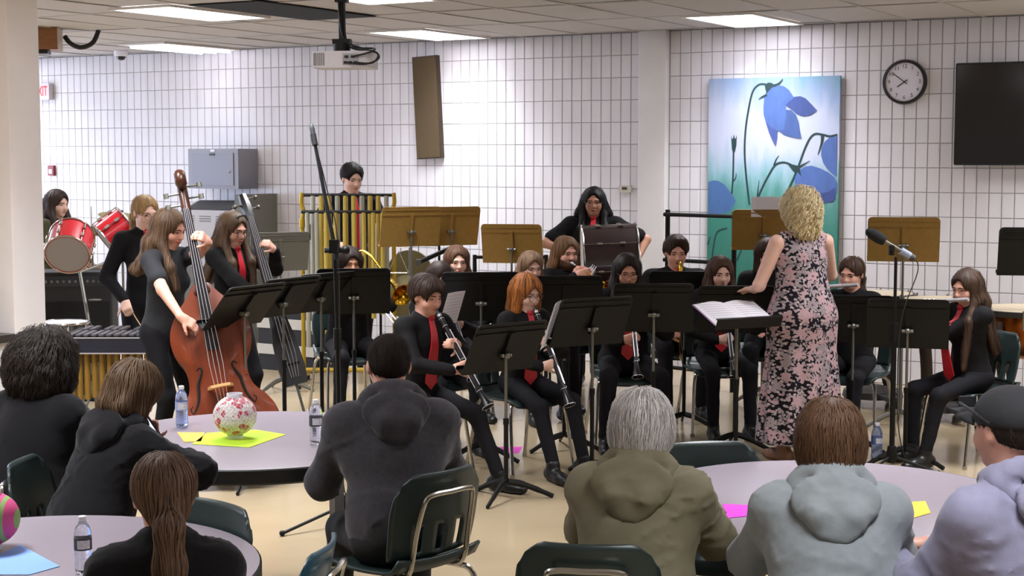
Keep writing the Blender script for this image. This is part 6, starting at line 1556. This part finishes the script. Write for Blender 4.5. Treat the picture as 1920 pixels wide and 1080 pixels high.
# tubular bells
P = D(652, 700, 13.0); xa, xb = D(566, 366, 13.0), D(738, 366, 13.0); zt = xa.z; hwid = (xb.x - xa.x) / 2
t = thing('tubular_bells', 'set of tubular bells in a gold frame with black rails', 'tubular bells', ((xa.x + xb.x) / 2, 13.0, 0), 0)
M_BELL = mat('brass bell tube', '#b59d48', .4, .2); M_BELLS = mat('nickel bell tube', '#9f9d8e', .4, .2)
zr2 = D(652, 397, 13.).z
for s in (-1, 1):
    MB().tube(bez([(s * hwid, 0, .06), (s * hwid, 0, zt - .36), (s * hwid, 0, zt - .22), (s * (hwid - .012), 0, zt - .14), (s * (hwid + .006), 0, zt - .06), (s * hwid, 0, zt + .02)], 4), .018, 10).build('side_post', mat('gold enamel', '#a5861f', .35, .25), t)
    MB().cyl((s * hwid, 0, zt - .27), (s * hwid, 0, zt - .20), .026, 10).build('post_collar', MATS['gold enamel'], t); MB().tube([(s * hwid, -.28, .05), (s * hwid, 0, .09), (s * hwid, .28, .05)], .02, 8).build('foot', MATS['gold enamel'], t)
    for y in (-.28, .28): MB().lathe([(0, -.012), (.035, -.012), (.035, .012), (0, .012)], 14, (s * hwid, y, .036), (1, 0, 0)).build('caster', M_BLKPL, t)
MB().cyl((-hwid, .05, zt), (hwid, .05, zt), .014, 8).build('upper_rail', M_BLACKM, t); MB().cyl((-hwid, -.05, zr2), (hwid, -.05, zr2), .014, 8).build('lower_rail', M_BLACKM, t); MB().cyl((-hwid, 0, .12), (hwid, 0, .12), .02, 8).build('bottom_rail', MATS['gold enamel'], t)
for k_ in range(10):
    x = -hwid + .085 + k_ * (2 * hwid - .15) / 9; MB().cyl((x, .05, .42 + .035 * k_), (x, .05, zt - .005), .0205, 12).build('bell_tube', M_BELL if k_ % 3 else M_BELLS, t)
for k_ in range(9):
    x = -hwid + .05 + k_ * (2 * hwid - .14) / 8; MB().cyl((x, -.05, .32 + .035 * k_), (x, -.05, zr2 - .005), .0195, 12).build('bell_tube', M_BELLS if k_ < 2 else M_BELL, t)
# tam-tam / cymbal pair and triangle stand behind
g1 = D(768, 512, 13.6)
t = thing('gong', 'bronze gong hanging behind the clarinet boy', 'gong', (g1.x, g1.y, 0))
MB().lathe([(0, .02), (.10, .02), (.2, .012), (.205, -.03), (.2, -.03), (0, .0)], 36, (0, 0, g1.z), (0, -1, .05)).build('plate', mat('dark bronze', '#6b6242', .45, .4), t)
MB().tube([(-.26, .03, .02), (-.26, .03, g1.z + .24), (.26, .03, g1.z + .24), (.26, .03, .02)], .012, 8).build('hanger_frame', M_BLACKM, t); MB().cyl((-.08, .03, g1.z + .24), (-.08, 0, g1.z + .15), .003, 5).cyl((.08, .03, g1.z + .24), (.08, 0, g1.z + .15), .003, 5).build('cord', M_BLKPL, t)
for s in (-1, 1): MB().box((s * .26, .03, .02), (.04, .4, .03)).build('foot', M_BLACKM, t)
g2 = D(765, 556, 13.1); cymbal('large bronze cymbal tilted upright below the gong', g2, 0, .19, (.1, -1, .25))
g3 = D(748, 500, 12.9); t = thing('triangle_stand', 'steel triangle hanging from a small stand behind the bells', 'triangle', (g3.x, g3.y, 0))
MB().cyl((.09, 0, .02), (.09, 0, g3.z + .16), .008, 8).cyl((.09, 0, g3.z + .16), (-.02, 0, g3.z + .16), .006, 6).build('pole', M_CHROME, t); MB().tube([(-.09, 0, g3.z - .05), (0, 0, g3.z + .13), (.08, 0, g3.z - .05)], .005, 6).cyl((.07, 0, g3.z - .052), (-.085, 0, g3.z - .052), .005, 6).build('triangle_bar', M_CHROME, t)
MB().lathe([(0, 0), (.16, 0), (.15, .02), (0, .03)], 20, (.09, 0, 0)).build('foot_plate', M_BLACKM, t)
# a raised slanted boom stand (behind the girl's head)
a, b = D(785, 492, 12.8), D(865, 456, 12.9)
t = thing('percussion_boom', 'dark slanted boom bar behind the two bronze stands', 'stand', (b.x, b.y, 0)); o = Vector((b.x, b.y, 0))
MB().cyl(a - o, b - o, .02, 8).build('boom_arm', M_BLACKM, t); MB().cyl((0, 0, .03), (0, 0, b.z), .012, 8).build('pole', M_BLACKM, t); MB().box(a - o, (.04, .04, .05)).build('clamp', M_STEEL, t); MB().lathe([(0, 0), (.17, 0), (.16, .02), (0, .035)], 20).build('foot_plate', M_BLACKM, t)
# stacked risers by the wall
p = c2r(D(568, 640, 14.0))
for k_ in range(3):
    z0 = k_ * .235; t = bpy.data.objects.new('stage_riser', None); t.location = (p.x, p.y, z0); link(t)
    tag(t, ['lowest black riser box stacked behind the tubular bells', 'middle black riser box stacked behind the tubular bells', 'top black riser box stacked behind the tubular bells'][k_], 'riser', 'stacked riser boxes')
    MB().box((0, 0, .0725 + .0), (.62, .5, .145)).build('riser_body', M_BLKPL, t); MB().box((0, 0, .19), (.64, .52, .09)).build('white_edge', mat('pale riser edge', '#b9b5ae', .6), t)
# bass drum
ca = D(1092, 500, 12.4); cb = D(1196, 490, 12.4)
zc = D(1140, 421, 12.4).z - .355; ca.z = zc - .01; cb.z = zc + .01
M_MAR = mat('dark maroon shell', '#230f12', .3, coat=.3)
t = drum('bass_drum', 'dark maroon concert bass drum with chrome tension rods', ca, cb - ca, .355, (cb - ca).length, M_MAR, 10, group='concert percussion', head=mat('white bass drum head', '#c9c4c2', .5))
mid = (ca + cb) / 2; t = thing('bass_drum_stand', 'black folding stand carrying the bass drum', 'drum stand', (mid.x, mid.y, 0), -3)
for s in (-1, 1):
    MB().tube([(s * .24, -.25, .02), (s * .20, 0, zc - .40), (s * .24, .25, .02)], .014, 8).build('leg', M_BLACKM, t)
MB().cyl((-.22, -.12, zc - .385), (.22, -.12, zc - .385), .016, 8).cyl((-.22, .12, zc - .385), (.22, .12, zc - .385), .016, 8).build('cradle_bar', M_BLACKM, t)
# guard rail behind the row
a, b = D(1252, 402, 13.0), D(1377, 402, 12.55)
t = thing('guard_rail', 'black tube guard rail in front of the pilaster and painting', 'rail', (a.x, a.y, 0)); v = b - a; v.z = 0; z2 = D(1300, 490, 12.8).z
for q in (Vector((0, 0, 0)), v): MB().cyl((q.x, q.y, 0), (q.x, q.y, a.z + .04), .021, 10).build('post', M_BLACKM, t); MB().ball((q.x, q.y, a.z), .03, 8).build('joint', M_BLACKM, t)
for zz, nm in ((a.z, 'top_rail'), (z2, 'middle_rail'), (.15, 'bottom_rail')): MB().cyl((-.03, 0, zz), (v.x, v.y, zz), .017, 10).build(nm, M_BLACKM, t)
t = thing('guard_rail', 'short black guard rail end behind the bronze stand', 'rail', D(890, 482, 13.4) * 1.0, 0); t.location.z = 0; zz = D(890, 482, 13.4).z
MB().cyl((0, 0, 0), (0, 0, zz + .02), .018, 8).build('post', M_BLACKM, t); MB().cyl((0, 0, zz), (.62, .0, zz), .016, 8).build('top_rail', M_BLACKM, t); MB().cyl((.62, 0, 0), (.62, 0, zz + .02), .018, 8).build('post', M_BLACKM, t)
# timpani
M_COP = mat('polished copper', '#9c5524', .25, .95, var=.1, vscale=6)
def timpano(label, px, py, d, R_):
    c = D(px, py, d); t = thing('timpani', label, 'timpani', (c.x, c.y, 0), 12, 'timpani'); zr = c.z
    MB().lathe([(0, zr - R_ * 1.02), (R_ * .3, zr - R_ * .98), (R_ * .6, zr - R_ * .82), (R_ * .85, zr - R_ * .5), (R_ * .95, zr - R_ * .2), (R_ * .97, zr - .02), (R_ * .9, zr - .02), (0, zr - .04)], 36).build('bowl', M_COP, t)
    MB().lathe([(R_ * .95, zr - .03), (R_ + .012, zr - .03), (R_ + .012, zr + .008), (R_ * .95, zr + .008)], 36).build('rim', mat('black counter hoop', '#26221f', .4), t); MB().lathe([(0, zr + .004), (R_ * .96, zr + .004), (R_ * .96, zr + .009), (0, zr + .009)], 36).build('head', mat('cream calf head', '#b9a98f', .6), t)
    for k_ in range(8):
        a = 2 * PI * k_ / 8 + .2; MB().cyl(((R_ + .02) * math.cos(a), (R_ + .02) * math.sin(a), zr - .11), ((R_ + .02) * math.cos(a), (R_ + .02) * math.sin(a), zr + .02), .007, 6).build('tension_rod', M_CHROME, t)
    for k_ in range(4):
        a = 2 * PI * k_ / 4 + .5; dv = Vector((math.cos(a), math.sin(a), 0))
        MB().tube(bez([dv * R_ * .98 + Vector((0, 0, zr - .06)), dv * R_ * .97 + Vector((0, 0, zr - R_ * .6)), dv * R_ * .62 + Vector((0, 0, zr - R_ * 1.05)), dv * R_ * .5 + Vector((0, 0, .22)), dv * R_ * .72 + Vector((0, 0, .10))], 5), .017, 8, flat=1.6).build('strut', mat('dark brown strut', '#2b1f19', .4), t)
        MB().lathe([(0, -.014), (.045, -.014), (.045, .014), (0, .014)], 14, dv * R_ * .74 + Vector((0, 0, .046)), (-dv.y, dv.x, 0)).build('caster', M_DKGREY, t)
    MB().lathe([(0, .07), (R_ * .78, .07), (R_ * .74, .12), (R_ * .2, .16), (0, .16)], 28).build('base_ring', mat('dark base', '#241f1c', .5), t); MB().box((0, -R_ * .9, .10), (.12, .24, .03)).build('pedal', M_DKGREY, t)
timpano('copper timpani furthest from the edge, behind the black stands', 1640, 551, 11.9, .30)
timpano('middle copper timpani behind the girl with very long hair', 1768, 563, 11.3, .29)
timpano('copper timpani nearest the picture edge with bright bowl', 1925, 580, 10.6, .34)
t = None
